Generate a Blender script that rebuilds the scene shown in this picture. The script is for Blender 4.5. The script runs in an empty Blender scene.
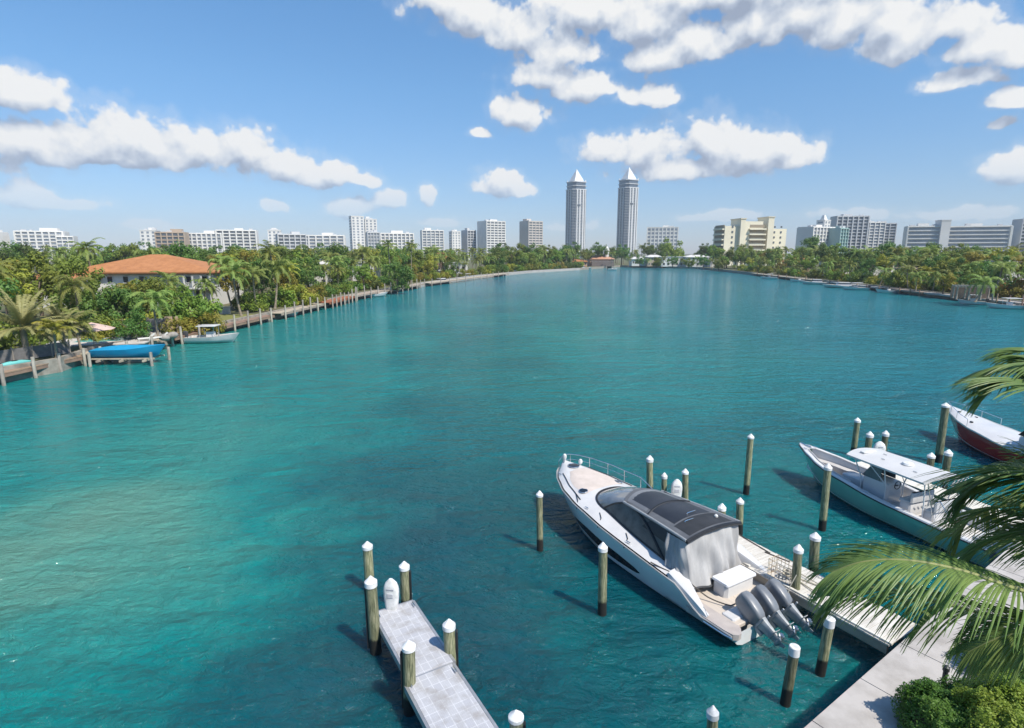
import bpy, math, random
from mathutils import Vector, Matrix, noise as mnoise
R = math.radians
random.seed(11)
sc = bpy.context.scene
COL = sc.collection

# ------------------------------------------------------------------ camera
F, CH, HZ = 570.0, 12.0, 252.0
PITCH = math.atan((364 - HZ) / F)
cam = bpy.data.cameras.new('camera')
cam.sensor_width = 36
cam.lens = F / 1024 * 36
cam.clip_start = 0.1
cam.clip_end = 30000
camo = bpy.data.objects.new('camera', cam)
COL.objects.link(camo)
camo.location = (0, 0, CH)
camo.rotation_euler = (math.pi / 2 - PITCH, 0, 0)
sc.camera = camo


def ray(px, py):
    a = (px - 512) / F
    b = -(py - 364) / F
    return Vector((a, math.cos(PITCH) + b * math.sin(PITCH), -math.sin(PITCH) + b * math.cos(PITCH)))


def at(px, py, z=0.0):                     # ground point at height z seen at a pixel of the photograph
    d = ray(px, py)
    t = (z - CH) / d.z
    return Vector((d.x * t, d.y * t, z))


def atd(px, py, D):                        # point at distance D along +Y
    d = ray(px, py)
    t = D / d.y
    return Vector((d.x * t, D, CH + d.z * t))


def proj(X, Y, Z):
    dz = Z - CH
    f = Y * math.cos(PITCH) - dz * math.sin(PITCH)
    u = Y * math.sin(PITCH) + dz * math.cos(PITCH)
    return 512 + F * X / f, 364 - F * u / f


# ------------------------------------------------------------------ light
SUN = Vector((0.56, -0.50, 1.0)).normalized()
elev = math.asin(SUN.z)
sun = bpy.data.lights.new('sun', 'SUN')
sun.energy = 4.6
sun.angle = R(1.0)
sun.color = (1.0, 0.94, 0.84)
suno = bpy.data.objects.new('sun', sun)
COL.objects.link(suno)
suno.rotation_euler = (-SUN).to_track_quat('-Z', 'Y').to_euler()

sc.view_settings.view_transform = 'Standard'
sc.view_settings.look = 'None'
sc.view_settings.exposure = 0.42
sc.view_settings.gamma = 1.0
sc.view_settings.use_curve_mapping = False
sc.render.engine = 'CYCLES'
sc.cycles.use_denoising = True
sc.cycles.max_bounces = 6
sc.cycles.diffuse_bounces = 2
sc.cycles.glossy_bounces = 3
sc.cycles.transmission_bounces = 3
sc.cycles.transparent_max_bounces = 8
sc.cycles.volume_bounces = 0
sc.cycles.caustics_reflective = False
sc.cycles.caustics_refractive = False

world = bpy.data.worlds.new('World')
sc.world = world
world.use_nodes = True


class NT:
    """tiny node-tree helper"""
    def __init__(self, nt):
        self.nt = nt

    def n(self, typ, **kw):
        nd = self.nt.nodes.new(typ)
        for k, v in kw.items():
            setattr(nd, k, v)
        return nd

    def link(self, a, b):
        self.nt.links.new(a, b)

    def put(self, sock, v):
        if hasattr(v, 'is_output') or isinstance(v, bpy.types.NodeSocket):
            self.link(v, sock)
        else:
            sock.default_value = v

    def math(self, op, a, b=None, c=None, clamp=False):
        nd = self.n('ShaderNodeMath', operation=op, use_clamp=clamp)
        self.put(nd.inputs[0], a)
        if b is not None:
            self.put(nd.inputs[1], b)
        if c is not None:
            self.put(nd.inputs[2], c)
        return nd.outputs[0]

    def vec(self, op, a, b=None, s=None):
        nd = self.n('ShaderNodeVectorMath', operation=op)
        self.put(nd.inputs[0], a)
        if b is not None:
            self.put(nd.inputs[1], b)
        if s is not None:
            self.put(nd.inputs['Scale'], s)
        return nd.outputs['Value'] if op in ('LENGTH', 'DOT_PRODUCT', 'DISTANCE') else nd.outputs[0]

    def noise(self, vec, scale, detail=2.0, rough=0.5, dist=0.0, out=0):
        nd = self.n('ShaderNodeTexNoise')
        if vec is not None:
            self.link(vec, nd.inputs['Vector'])
        nd.inputs['Scale'].default_value = scale
        nd.inputs['Detail'].default_value = detail
        nd.inputs['Roughness'].default_value = rough
        nd.inputs['Distortion'].default_value = dist
        return nd.outputs[out]

    def ramp(self, fac, stops, interp='LINEAR'):
        nd = self.n('ShaderNodeValToRGB')
        cr = nd.color_ramp
        cr.interpolation = interp
        while len(cr.elements) < len(stops):
            cr.elements.new(0.5)
        for e, (p, c) in zip(cr.elements, stops):
            e.position = p
            e.color = (c[0], c[1], c[2], 1)
        self.put(nd.inputs[0], fac)
        return nd.outputs[0]

    def mix(self, fac, a, b, blend='MIX'):
        nd = self.n('ShaderNodeMix', data_type='RGBA', blend_type=blend)
        self.put(nd.inputs[0], fac)
        self.put(nd.inputs[6], a if not isinstance(a, tuple) else (*a[:3], 1))
        self.put(nd.inputs[7], b if not isinstance(b, tuple) else (*b[:3], 1))
        return nd.outputs[2]

    def smooth(self, v, lo, hi):
        nd = self.n('ShaderNodeMapRange', interpolation_type='SMOOTHSTEP')
        self.put(nd.inputs[0], v)
        nd.inputs[1].default_value = lo
        nd.inputs[2].default_value = hi
        return nd.outputs[0]


# clouds: (px, py, rx, ry) of each puff as seen in the photograph; stored as azimuth / elevation
PUFFS = [
    (22, 97, 36, 21), (-12, 100, 30, 22),
    (40, 145, 48, 24), (85, 148, 50, 28), (130, 140, 44, 34), (160, 152, 46, 24), (205, 152, 44, 24), (245, 152, 38, 28), (285, 166, 40, 24), (325, 178, 44, 17), (110, 158, 90, 14), (360, 182, 24, 10),
    (28, 198, 30, 14), (62, 203, 36, 8),
    (350, 207, 30, 17), (392, 201, 28, 13), (428, 197, 12, 12), (276, 207, 15, 11), (150, 225, 28, 8),
    (500, 186, 30, 22), (522, 192, 24, 10), (482, 191, 20, 11),
    (518, 117, 38, 22), (480, 133, 14, 8),
    (470, 14, 48, 30), (440, 0, 44, 24), (520, 30, 46, 32), (560, 50, 44, 26), (545, 76, 44, 22), (590, 88, 58, 20), (640, 96, 42, 13), (664, 98, 22, 12),
    (590, 12, 60, 26), (650, 22, 44, 34), (700, 46, 58, 28), (755, 26, 60, 30), (660, 60, 40, 16), (800, 14, 70, 30), (850, 22, 54, 34), (900, 30, 44, 32), (893, 52, 18, 17), (945, 24, 44, 22), (990, 44, 32, 18), (1020, 50, 24, 18), (760, -12, 200, 26),
    (608, 152, 42, 22), (650, 152, 52, 30), (715, 150, 52, 34), (755, 158, 52, 28), (690, 170, 84, 18), (792, 163, 26, 16),
    (966, 78, 28, 13), (1016, 98, 22, 12), (1016, 168, 22, 17), (1004, 122, 12, 7),
    (575, 226, 36, 7), (720, 215, 50, 7), (850, 216, 40, 9), (955, 216, 50, 9), (440, 222, 26, 7),
    (1110, 150, 60, 24), (-110, 160, 70, 30),
]


def build_world():
    nt = world.node_tree
    nt.nodes.clear()
    # group: cloud density at (azimuth, elevation)
    g = bpy.data.node_groups.new('cloud_density', 'ShaderNodeTree')
    g.interface.new_socket('P', in_out='INPUT', socket_type='NodeSocketVector')
    g.interface.new_socket('D', in_out='OUTPUT', socket_type='NodeSocketFloat')
    h = NT(g)
    gi = h.n('NodeGroupInput')
    go = h.n('NodeGroupOutput')
    P = gi.outputs[0]
    wob = h.vec('SUBTRACT', h.noise(P, 9.0, 3, 0.55, out=1), (0.5, 0.5, 0.5))
    P2 = h.vec('ADD', P, h.vec('SCALE', wob, s=0.035))
    field = None
    for (px, py, rx, ry) in PUFFS:
        d = ray(px, py).normalized()
        az = math.atan2(d.x, d.y)
        el = math.asin(d.z)
        k = 1.0 / F
        ix, iy = 1 / (rx * k * 1.05), 1 / (ry * k * 1.05)
        nd = h.n('ShaderNodeVectorMath', operation='MULTIPLY_ADD')
        h.link(P2, nd.inputs[0])
        nd.inputs[1].default_value = (ix, iy, 0)
        nd.inputs[2].default_value = (-az * ix, -el * iy, 0)
        v = nd.outputs[0]
        v = h.vec('MAXIMUM', v, h.vec('MULTIPLY', v, (-1, -1.6, 0)))
        b = h.vec('LENGTH', v)
        if field is None:
            field = b
        else:
            nd = h.n('ShaderNodeMath', operation='SMOOTH_MIN')
            h.link(field, nd.inputs[0])
            h.link(b, nd.inputs[1])
            nd.inputs[2].default_value = 0.25
            field = nd.outputs[0]
    field = h.math('SUBTRACT', 1.0, field)
    field = h.math('MAXIMUM', field, -1.2)
    n1 = h.noise(P, 15.0, 9, 0.59)
    vo = h.n('ShaderNodeTexVoronoi', feature='SMOOTH_F1')
    h.link(P2, vo.inputs['Vector'])
    vo.inputs['Scale'].default_value = 34
    vo.inputs['Smoothness'].default_value = 0.5
    vo.inputs['Detail'].default_value = 2
    puff = h.math('SUBTRACT', 0.5, vo.outputs['Distance'])
    tot = h.math('ADD', field, h.math('MULTIPLY', h.math('SUBTRACT', n1, 0.5), 1.35))
    tot = h.math('ADD', tot, h.math('MULTIPLY', puff, 0.42))
    h.link(tot, go.inputs[0])

    w = NT(nt)
    tc = w.n('ShaderNodeTexCoord')
    sp = w.n('ShaderNodeSeparateXYZ')
    w.link(tc.outputs['Generated'], sp.inputs[0])
    az = w.math('ARCTAN2', sp.outputs[0], sp.outputs[1])
    el = w.math('ARCSINE', sp.outputs[2])
    cp = w.n('ShaderNodeCombineXYZ')
    w.link(az, cp.inputs[0])
    w.link(el, cp.inputs[1])
    a = w.n('ShaderNodeGroup')
    a.node_tree = g
    w.link(cp.outputs[0], a.inputs[0])
    b = w.n('ShaderNodeGroup')
    b.node_tree = g
    w.link(w.vec('ADD', cp.outputs[0], (0.010, 0.025, 0)), b.inputs[0])
    A, B = a.outputs[0], b.outputs[0]
    alpha = w.math('MAXIMUM', w.smooth(A, 0.0, 0.27), w.math('MULTIPLY', w.smooth(A, -0.30, 0.10), 0.16))
    # wispy clouds lose their edge near the horizon
    lit = w.math('ADD', 0.50, w.math('MULTIPLY', w.math('SUBTRACT', A, B), 1.2))
    lit = w.math('ADD', lit, w.math('MULTIPLY', w.math('SUBTRACT', 0.7, A), 0.22), clamp=True)
    ccol = w.ramp(lit, [(0.0, (0.34, 0.40, 0.52)), (0.3, (0.46, 0.53, 0.65)), (0.62, (0.70, 0.745, 0.81)), (1.0, (0.92, 0.92, 0.91))])
    sky = w.n('ShaderNodeTexSky', sky_type='NISHITA')
    sky.sun_disc = False
    sky.sun_elevation = elev
    sky.sun_rotation = math.atan2(SUN.x, SUN.y)
    sky.altitude = 0
    sky.air_density = 1.0
    sky.dust_density = 0.2
    sky.ozone_density = 2.6
    bs = w.n('ShaderNodeBackground')
    air = w.ramp(w.math('MULTIPLY', el, 2.0), [(0.0, (0.60, 0.665, 0.90)), (0.22, (0.64, 0.80, 0.98)), (0.5, (0.68, 0.98, 1.15)), (0.85, (0.70, 1.10, 1.30))])
    w.link(w.mix(1.0, sky.outputs[0], air, 'MULTIPLY'), bs.inputs[0])
    bs.inputs[1].default_value = 0.100
    bc = w.n('ShaderNodeBackground')
    w.link(ccol, bc.inputs[0])
    bc.inputs[1].default_value = 0.76
    mx = w.n('ShaderNodeMixShader')
    hz = w.smooth(el, 0.03, 0.13)
    w.link(w.math('MULTIPLY', alpha, w.math('ADD', 0.30, w.math('MULTIPLY', hz, 0.68))), mx.inputs[0])
    w.link(bs.outputs[0], mx.inputs[1])
    w.link(bc.outputs[0], mx.inputs[2])
    out = w.n('ShaderNodeOutputWorld')
    w.link(mx.outputs[0], out.inputs[0])
    world.cycles.sampling_method = 'MANUAL'
    world.cycles.sample_map_resolution = 512


build_world()

# ------------------------------------------------------------------ materials
MATS = {}


def mat(name, c1, c2=None, rough=0.6, scale=2.0, metal=0.0, bump=0.0, bscale=None, coat=0.0, spec=0.5, detail=4, lo=0.35, hi=0.65, trans=0.0, alpha=1.0, stretch=None, rand=0.0):
    if name in MATS:
        return MATS[name]
    m = bpy.data.materials.new(name)
    m.use_nodes = True
    t = NT(m.node_tree)
    p = m.node_tree.nodes['Principled BSDF']
    tc = t.n('ShaderNodeTexCoord')
    v = tc.outputs['Object']
    if stretch:
        mp = t.n('ShaderNodeMapping')
        mp.inputs['Scale'].default_value = stretch
        t.link(v, mp.inputs[0])
        v = mp.outputs[0]
    c2 = c2 or tuple(min(1, x * 0.82) for x in c1)
    col = t.ramp(t.noise(v, scale, detail, 0.6), [(lo, c1), (hi, c2)])
    if rand:
        oi = t.n('ShaderNodeObjectInfo')
        hs = t.n('ShaderNodeHueSaturation')
        t.link(col, hs.inputs['Color'])
        t.link(t.math('ADD', 0.5 - rand * 0.07, t.math('MULTIPLY', oi.outputs['Random'], rand * 0.12)), hs.inputs['Hue'])
        t.link(t.math('ADD', 1.0 - rand * 0.5, t.math('MULTIPLY', oi.outputs['Random'], rand)), hs.inputs['Value'])
        col = hs.outputs[0]
    t.link(col, p.inputs['Base Color'])
    p.inputs['Roughness'].default_value = rough
    p.inputs['Metallic'].default_value = metal
    p.inputs['Specular IOR Level'].default_value = spec
    p.inputs['Coat Weight'].default_value = coat
    p.inputs['Alpha'].default_value = alpha
    if bump:
        bn = t.n('ShaderNodeBump')
        bn.inputs['Strength'].default_value = bump
        bn.inputs['Distance'].default_value = 0.02
        t.link(t.noise(v, bscale or scale * 6, 5, 0.6), bn.inputs['Height'])
        t.link(bn.outputs[0], p.inputs['Normal'])
    if trans:
        tr = t.n('ShaderNodeBsdfTranslucent')
        t.link(col, tr.inputs[0])
        mx = t.n('ShaderNodeMixShader')
        mx.inputs[0].default_value = trans
        t.link(p.outputs[0], mx.inputs[1])
        t.link(tr.outputs[0], mx.inputs[2])
        t.link(mx.outputs[0], m.node_tree.nodes['Material Output'].inputs[0])
    MATS[name] = m
    return m


def glass(name, c, rough=0.06, c2=None, scale=0.6):
    return mat(name, c, c2 or tuple(x * 0.6 for x in c), rough=rough, scale=scale, spec=0.8, coat=0.0)


def water_material():
    m = bpy.data.materials.new('bay_water')
    m.use_nodes = True
    t = NT(m.node_tree)
    p = m.node_tree.nodes['Principled BSDF']
    geo = t.n('ShaderNodeNewGeometry')
    pos = geo.outputs['Position']
    # sand shoals and deeper channels on the bottom
    warp = t.vec('SUBTRACT', t.noise(pos, 0.09, 3, 0.6, out=1), (0.5, 0.5, 0.5))
    pw = t.vec('ADD', pos, t.vec('SCALE', warp, s=14.0))

    def blob(c, r):
        d = t.vec('MULTIPLY', t.vec('SUBTRACT', pw, (c[0], c[1], 0)), (1 / r[0], 1 / r[1], 0))
        return t.smooth(t.vec('LENGTH', d), 1.1, 0.25)
    shoal = blob((-17.5, 22), (12, 11))
    shoal2 = blob((-26, 38), (18, 15))
    deep = blob((1, 19), (15, 13))
    deep2 = blob((16, 34), (18, 14))
    sx_ = t.n('ShaderNodeSeparateXYZ')
    t.link(t.vec('ADD', pos, t.vec('SCALE', warp, s=26.0)), sx_.inputs[0])
    wide = t.math('ADD', 7.5, t.math('MULTIPLY', sx_.outputs[1], 0.05))
    chan = t.smooth(t.math('DIVIDE', t.math('ABSOLUTE', t.math('ADD', sx_.outputs[0], 2.5)), wide), 1.25, 0.3)
    n = t.noise(pw, 0.035, 4, 0.55)
    v = t.math('ADD', 0.40, t.math('MULTIPLY', t.math('SUBTRACT', n, 0.5), 0.75))
    v = t.math('ADD', v, t.math('MULTIPLY', shoal, 0.46))
    v = t.math('ADD', v, t.math('MULTIPLY', shoal2, 0.26))
    v = t.math('SUBTRACT', v, t.math('MULTIPLY', deep, 0.16))
    v = t.math('SUBTRACT', v, t.math('MULTIPLY', chan, 0.17))
    v = t.math('SUBTRACT', v, t.math('MULTIPLY', deep2, 0.12))
    sy = t.n('ShaderNodeSeparateXYZ')
    t.link(pw, sy.inputs[0])
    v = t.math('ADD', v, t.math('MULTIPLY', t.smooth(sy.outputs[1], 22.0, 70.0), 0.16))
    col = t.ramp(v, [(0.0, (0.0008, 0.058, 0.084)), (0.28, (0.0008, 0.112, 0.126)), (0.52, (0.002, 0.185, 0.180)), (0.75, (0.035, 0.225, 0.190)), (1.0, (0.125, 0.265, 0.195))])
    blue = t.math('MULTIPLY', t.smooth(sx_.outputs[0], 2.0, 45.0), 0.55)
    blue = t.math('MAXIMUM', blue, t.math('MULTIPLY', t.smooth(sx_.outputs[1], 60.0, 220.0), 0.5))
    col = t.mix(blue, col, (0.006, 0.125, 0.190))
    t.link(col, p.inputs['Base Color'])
    p.inputs['Subsurface Weight'].default_value = 0.62         # light spreads in the cloudy water
    p.inputs['Subsurface Radius'].default_value = (1.0, 1.0, 1.0)
    p.inputs['Subsurface Scale'].default_value = 3.0
    p.inputs['IOR'].default_value = 1.345
    p.inputs['Roughness'].default_value = 0.07
    mp = t.n('ShaderNodeMapping')
    t.link(pos, mp.inputs[0])
    mp.inputs['Rotation'].default_value = (0, 0, R(-14))
    mp.inputs['Scale'].default_value = (0.42, 1.0, 1.0)
    mp2 = t.n('ShaderNodeMapping')
    t.link(pos, mp2.inputs[0])
    mp2.inputs['Rotation'].default_value = (0, 0, R(24))
    mp2.inputs['Scale'].default_value = (0.6, 1.0, 1.0)
    h = t.math('MULTIPLY', t.noise(mp.outputs[0], 0.55, 2, 0.5, 0.6), 1.0)
    h = t.math('ADD', h, t.math('MULTIPLY', t.noise(mp2.outputs[0], 1.7, 3, 0.55, 0.8), 0.50))
    h = t.math('ADD', h, t.math('MULTIPLY', t.noise(mp2.outputs[0], 3.6, 4, 0.65, 0.8), 0.30))
    # gusts roughen some patches of the surface and leave others slick
    gust = t.math('ADD', 0.15, t.math('MULTIPLY', t.noise(pw, 0.06, 4, 0.6), 1.7))
    # the lee of the planted shores is calmer and mirrors the trees
    sl = t.n('ShaderNodeSeparateXYZ')
    t.link(pos, sl.inputs[0])
    lee = t.math('MULTIPLY', t.smooth(sl.outputs[0], -50.0, -20.0), t.math('SUBTRACT', 1.0, t.math('MULTIPLY', t.smooth(sl.outputs[1], 60.0, 160.0), 0.45)))
    gust = t.math('MULTIPLY', gust, t.math('ADD', 0.22, t.math('MULTIPLY', lee, 0.78)))
    bn = t.n('ShaderNodeBump')
    bn.inputs['Strength'].default_value = 1.0
    t.link(t.math('MULTIPLY', gust, 0.85), bn.inputs['Distance'])
    t.link(h, bn.inputs['Height'])
    t.link(bn.outputs[0], p.inputs['Normal'])
    return m


# ------------------------------------------------------------------ mesh helpers
class MB:
    def __init__(self):
        self.v = []
        self.f = []

    def add(self, vs, fs):
        o = len(self.v)
        self.v += [tuple(x) for x in vs]
        self.f += [tuple(i + o for i in f) for f in fs]
        return self

    def box(self, c, s, rz=0.0, taper=1.0, M=None):
        hx, hy, hz = s[0] / 2, s[1] / 2, s[2] / 2
        pts = []
        for z, k in ((-hz, 1.0), (hz, taper)):
            for x, y in ((-hx, -hy), (hx, -hy), (hx, hy), (-hx, hy)):
                x2, y2 = x * k, y * k
                q = Vector((x2 * math.cos(rz) - y2 * math.sin(rz), x2 * math.sin(rz) + y2 * math.cos(rz), z)) + Vector(c)
                if M:
                    q = M @ q
                pts.append(q)
        return self.add(pts, [(3, 2, 1, 0), (4, 5, 6, 7), (0, 1, 5, 4), (1, 2, 6, 5), (2, 3, 7, 6), (3, 0, 4, 7)])

    def rbox(self, c, s, r=0.05, rz=0.0, M=None):
        """box with chamfered vertical edges and a chamfered top"""
        hx, hy, hz = s[0] / 2, s[1] / 2, s[2] / 2
        r = min(r, hx * .9, hy * .9, hz * .9)

        def ring(ix, iy, z):
            return [(-ix + r, -iy, z), (ix - r, -iy, z), (ix, -iy + r, z), (ix, iy - r, z), (ix - r, iy, z), (-ix + r, iy, z), (-ix, iy - r, z), (-ix, -iy + r, z)]
        rings = [ring(hx, hy, -hz), ring(hx, hy, hz - r), ring(hx - r * .3, hy - r * .3, hz - r * .3), ring(hx - r, hy - r, hz)]
        pts = []
        for rg in rings:
            for x, y, z in rg:
                q = Vector((x * math.cos(rz) - y * math.sin(rz), x * math.sin(rz) + y * math.cos(rz), z)) + Vector(c)
                pts.append(M @ q if M else q)
        fs = [tuple(range(7, -1, -1)), tuple(range(24, 32))]
        for k in range(3):
            for i in range(8):
                j = (i + 1) % 8
                fs.append((k * 8 + i, k * 8 + j, k * 8 + 8 + j, k * 8 + 8 + i))
        return self.add(pts, fs)

    def tube(self, path, r, seg=8, cap=True):
        path = [Vector(p) for p in path]
        rs = r if isinstance(r, (list, tuple)) else [r] * len(path)
        vs, fs = [], []
        up = Vector((0, 0, 1))
        prev = None
        for i, p in enumerate(path):
            d = (path[min(i + 1, len(path) - 1)] - path[max(i - 1, 0)]).normalized()
            if prev is None:
                a = d.cross(up)
                if a.length < 1e-3:
                    a = Vector((1, 0, 0))
                a.normalize()
            else:
                a = (prev - d * prev.dot(d)).normalized()
            prev = a
            b = d.cross(a)
            for k in range(seg):
                an = 2 * math.pi * k / seg
                vs.append(p + (a * math.cos(an) + b * math.sin(an)) * rs[i])
        for i in range(len(path) - 1):
            for k in range(seg):
                j = (k + 1) % seg
                fs.append((i * seg + k, i * seg + j, i * seg + seg + j, i * seg + seg + k))
        if cap:
            fs.append(tuple(range(seg - 1, -1, -1)))
            n = (len(path) - 1) * seg
            fs.append(tuple(range(n, n + seg)))
        return self.add(vs, fs)

    def lathe(self, prof, c=(0, 0, 0), seg=12, sx=1.0, sy=1.0):
        vs, fs = [], []
        for r, z in prof:
            for k in range(seg):
                an = 2 * math.pi * k / seg
                vs.append((c[0] + r * math.cos(an) * sx, c[1] + r * math.sin(an) * sy, c[2] + z))
        for i in range(len(prof) - 1):
            for k in range(seg):
                j = (k + 1) % seg
                fs.append((i * seg + k, i * seg + j, i * seg + seg + j, i * seg + seg + k))
        fs.append(tuple(range(seg - 1, -1, -1)))
        n = (len(prof) - 1) * seg
        fs.append(tuple(range(n, n + seg)))
        return self.add(vs, fs)

    def grid(self, rows, closed=False):
        n = len(rows[0])
        vs = [p for r in rows for p in r]
        fs = []
        for i in range(len(rows) - 1):
            for k in range(n if closed else n - 1):
                j = (k + 1) % n
                fs.append((i * n + k, i * n + j, i * n + n + j, i * n + n + k))
        return self.add(vs, fs)

    def poly(self, pts, z0, z1):
        """vertical prism over a polygon"""
        n = len(pts)
        vs = [(p[0], p[1], z0) for p in pts] + [(p[0], p[1], z1) for p in pts]
        fs = [tuple(range(n - 1, -1, -1)), tuple(range(n, 2 * n))]
        for i in range(n):
            j = (i + 1) % n
            fs.append((i, j, n + j, n + i))
        return self.add(vs, fs)

    def build(self, name, m, parent=None, smooth=False):
        me = bpy.data.meshes.new(name)
        me.from_pydata(self.v, [], self.f)
        me.update()
        if m:
            me.materials.append(m)
        if smooth:
            me.polygons.foreach_set('use_smooth', [True] * len(me.polygons))
            try:
                me.set_sharp_from_angle(angle=R(40 if smooth is True else smooth))
            except Exception:
                pass
        o = bpy.data.objects.new(name, me)
        COL.objects.link(o)
        if parent:
            o.parent = parent
        return o


def tag(o, label=None, cat=None, group=None, kind=None):
    if label:
        o['label'] = label
    if cat:
        o['category'] = cat
    if group:
        o['group'] = group
    if kind:
        o['kind'] = kind
    return o


def thing(name, label, cat, loc=(0, 0, 0), rz=0.0, group=None):
    o = bpy.data.objects.new(name, None)
    COL.objects.link(o)
    o.location = loc
    o.rotation_euler = (0, 0, rz)
    o.empty_display_size = 0.2
    return tag(o, label, cat, group)


def kids(o):
    return [c for c in ALLKIDS.get(o.name, [])]


ALLKIDS = {}


def copy_tree(o, loc=None, rz=None, label=None, group=None, scale=None):
    r = o.copy()
    COL.objects.link(r)
    for ch in o.children:
        c = ch.copy()
        COL.objects.link(c)
        c.parent = r
        for g in ch.children:
            d = g.copy()
            COL.objects.link(d)
            d.parent = c
    if loc is not None:
        r.location = loc
    if rz is not None:
        r.rotation_euler = (0, 0, rz)
    if scale is not None:
        r.scale = scale
    if label:
        r['label'] = label
    if group:
        r['group'] = group
    return r


# common materials
WHITE = mat('white_gelcoat', (0.62, 0.61, 0.60), (0.55, 0.54, 0.54), rough=0.22, scale=1.2, coat=0.3)
CREAM = mat('cream_nonskid', (0.64, 0.60, 0.55), (0.55, 0.51, 0.47), rough=0.7, scale=3, bump=0.2, bscale=60)
GREYDK = mat('grey_fabric', (0.055, 0.058, 0.064), (0.035, 0.037, 0.042), rough=0.75, scale=5, bump=0.2, bscale=30)
BLACK = mat('black_trim', (0.012, 0.012, 0.014), (0.02, 0.02, 0.022), rough=0.4, scale=6)
STEEL = mat('stainless_steel', (0.75, 0.75, 0.76), (0.62, 0.63, 0.64), rough=0.22, metal=1.0, scale=5)
CAPW = mat('white_plastic_cap', (0.74, 0.74, 0.73), (0.46, 0.46, 0.43), rough=0.55, scale=5, detail=6, lo=.45, hi=.75, rand=.12)

# ------------------------------------------------------------------ water and ground
SHORE = [tuple(at(*p)[:2]) for p in [(0, 383), (60, 372), (100, 357), (165, 345), (235, 328), (300, 313), (350, 300), (420, 287), (470, 279), (530, 273), (580, 270), (620, 267), (700, 269), (760, 276), (860, 288), (940, 298), (1024, 308)]]
SW0, SWD = Vector((6.94, 11.31)), Vector((0.820, 0.572))        # the near sea wall: a point on it and its direction
SWN = Vector((0.572, -0.820))                                    # towards the land


def sw(s, n=0.0):
    p = SW0 + SWD * s + SWN * n
    return p.x, p.y


inner = [(-50, 10)] + SHORE + [(112, 100), (108, 82)] + [sw(60), sw(30), sw(0), sw(-30), (-48, -22)]
LANDZ = 1.2
g = MB()
N = len(inner)
ctr = Vector((30, 120))
outer = []
for p in inner:
    d = (Vector(p) - ctr).normalized()
    outer.append(tuple(ctr + d * 3300))
vs = [(p[0], p[1], -1.5) for p in inner] + [(p[0], p[1], LANDZ) for p in inner] + [(p[0], p[1], LANDZ) for p in outer]
fs = []
for i in range(N):
    j = (i + 1) % N
    fs.append((i, j, N + j, N + i))
    fs.append((N + i, N + j, 2 * N + j, 2 * N + i))
g.add(vs, fs)
GRASS = mat('grass_ground', (0.085, 0.105, 0.03), (0.12, 0.10, 0.055), rough=0.95, scale=0.12, detail=6, bump=0.4, bscale=2)
tag(g.build('ground', GRASS), kind='structure')

w = MB()
w.add([(-3000, -2500, 0), (3000, -2500, 0), (3000, 3000, 0), (-3000, 3000, 0)], [(0, 1, 2, 3)])
tag(w.build('water', water_material()), kind='structure')

# the sea air between here and the skyline
hz_ = MB()
hz_.box((0, 300, 108.5), (7600, 7600, 223))
hzo = tag(hz_.build('haze', None), kind='stuff')
hm = bpy.data.materials.new('sea_haze')
hm.use_nodes = True
hm.node_tree.nodes.clear()
_o = hm.node_tree.nodes.new('ShaderNodeOutputMaterial')
_v = hm.node_tree.nodes.new('ShaderNodeVolumePrincipled')
_v.inputs['Color'].default_value = (0.82, 0.90, 1.0, 1)
_v.inputs['Density'].default_value = 0.00015
hm.node_tree.links.new(_v.outputs[0], _o.inputs['Volume'])
hzo.data.materials.append(hm)

CONC = mat('pale_concrete', (0.44, 0.41, 0.385), (0.25, 0.225, 0.20), rough=0.85, scale=1.1, detail=10, lo=.42, hi=.78, bump=0.25, bscale=14)
CONCD = mat('weathered_concrete', (0.36, 0.32, 0.27), (0.19, 0.17, 0.14), rough=0.9, scale=0.9, detail=8, bump=0.3, bscale=6)
# the concrete walkway on the near sea wall: two rows of slabs with open joints
wk = MB()
s = -14.0
k = 0
while s < 40:
    L = 2.35
    for (n0, n1) in ((-0.06, 1.52), (1.545, 2.75)):
        a, b, c, d = sw(s + 0.012, n0), sw(s + L - 0.012, n0), sw(s + L - 0.012, n1), sw(s + 0.012, n1)
        wk.poly([d, c, b, a][::-1], LANDZ + 0.004, LANDZ + 0.10)
    s += L
tag(wk.build('walkway', CONC), kind='structure')
wall = MB()
wall.poly([sw(-20, 0.0), sw(45, 0.0), sw(45, -0.03), sw(-20, -0.03)], -1.4, LANDZ + 0.0)
swo = wall.build('seawall', mat('sea_wall_concrete', (0.30, 0.27, 0.22), (0.13, 0.12, 0.09), rough=0.9, scale=0.8, detail=8, stretch=(1, 1, 0.4)))
tag(swo, 'stained concrete sea wall under the near walkway', 'sea wall')


def shore_wall(i0, i1, label, top=0.25, m=None):
    b = MB()
    for i in range(i0, i1):
        p, q = Vector(SHORE[i]), Vector(SHORE[i + 1])
        nrm = Vector(((q - p).y, -(q - p).x)).normalized()
        b.poly([p - nrm * 0.4, q - nrm * 0.4, q + nrm * 0.10, p + nrm * 0.10], -1.4, LANDZ + top)
    tag(b.build('seawall', m or CONCD), label, 'sea wall')


# ------------------------------------------------------------------ near pilings
WOODG = None


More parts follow.
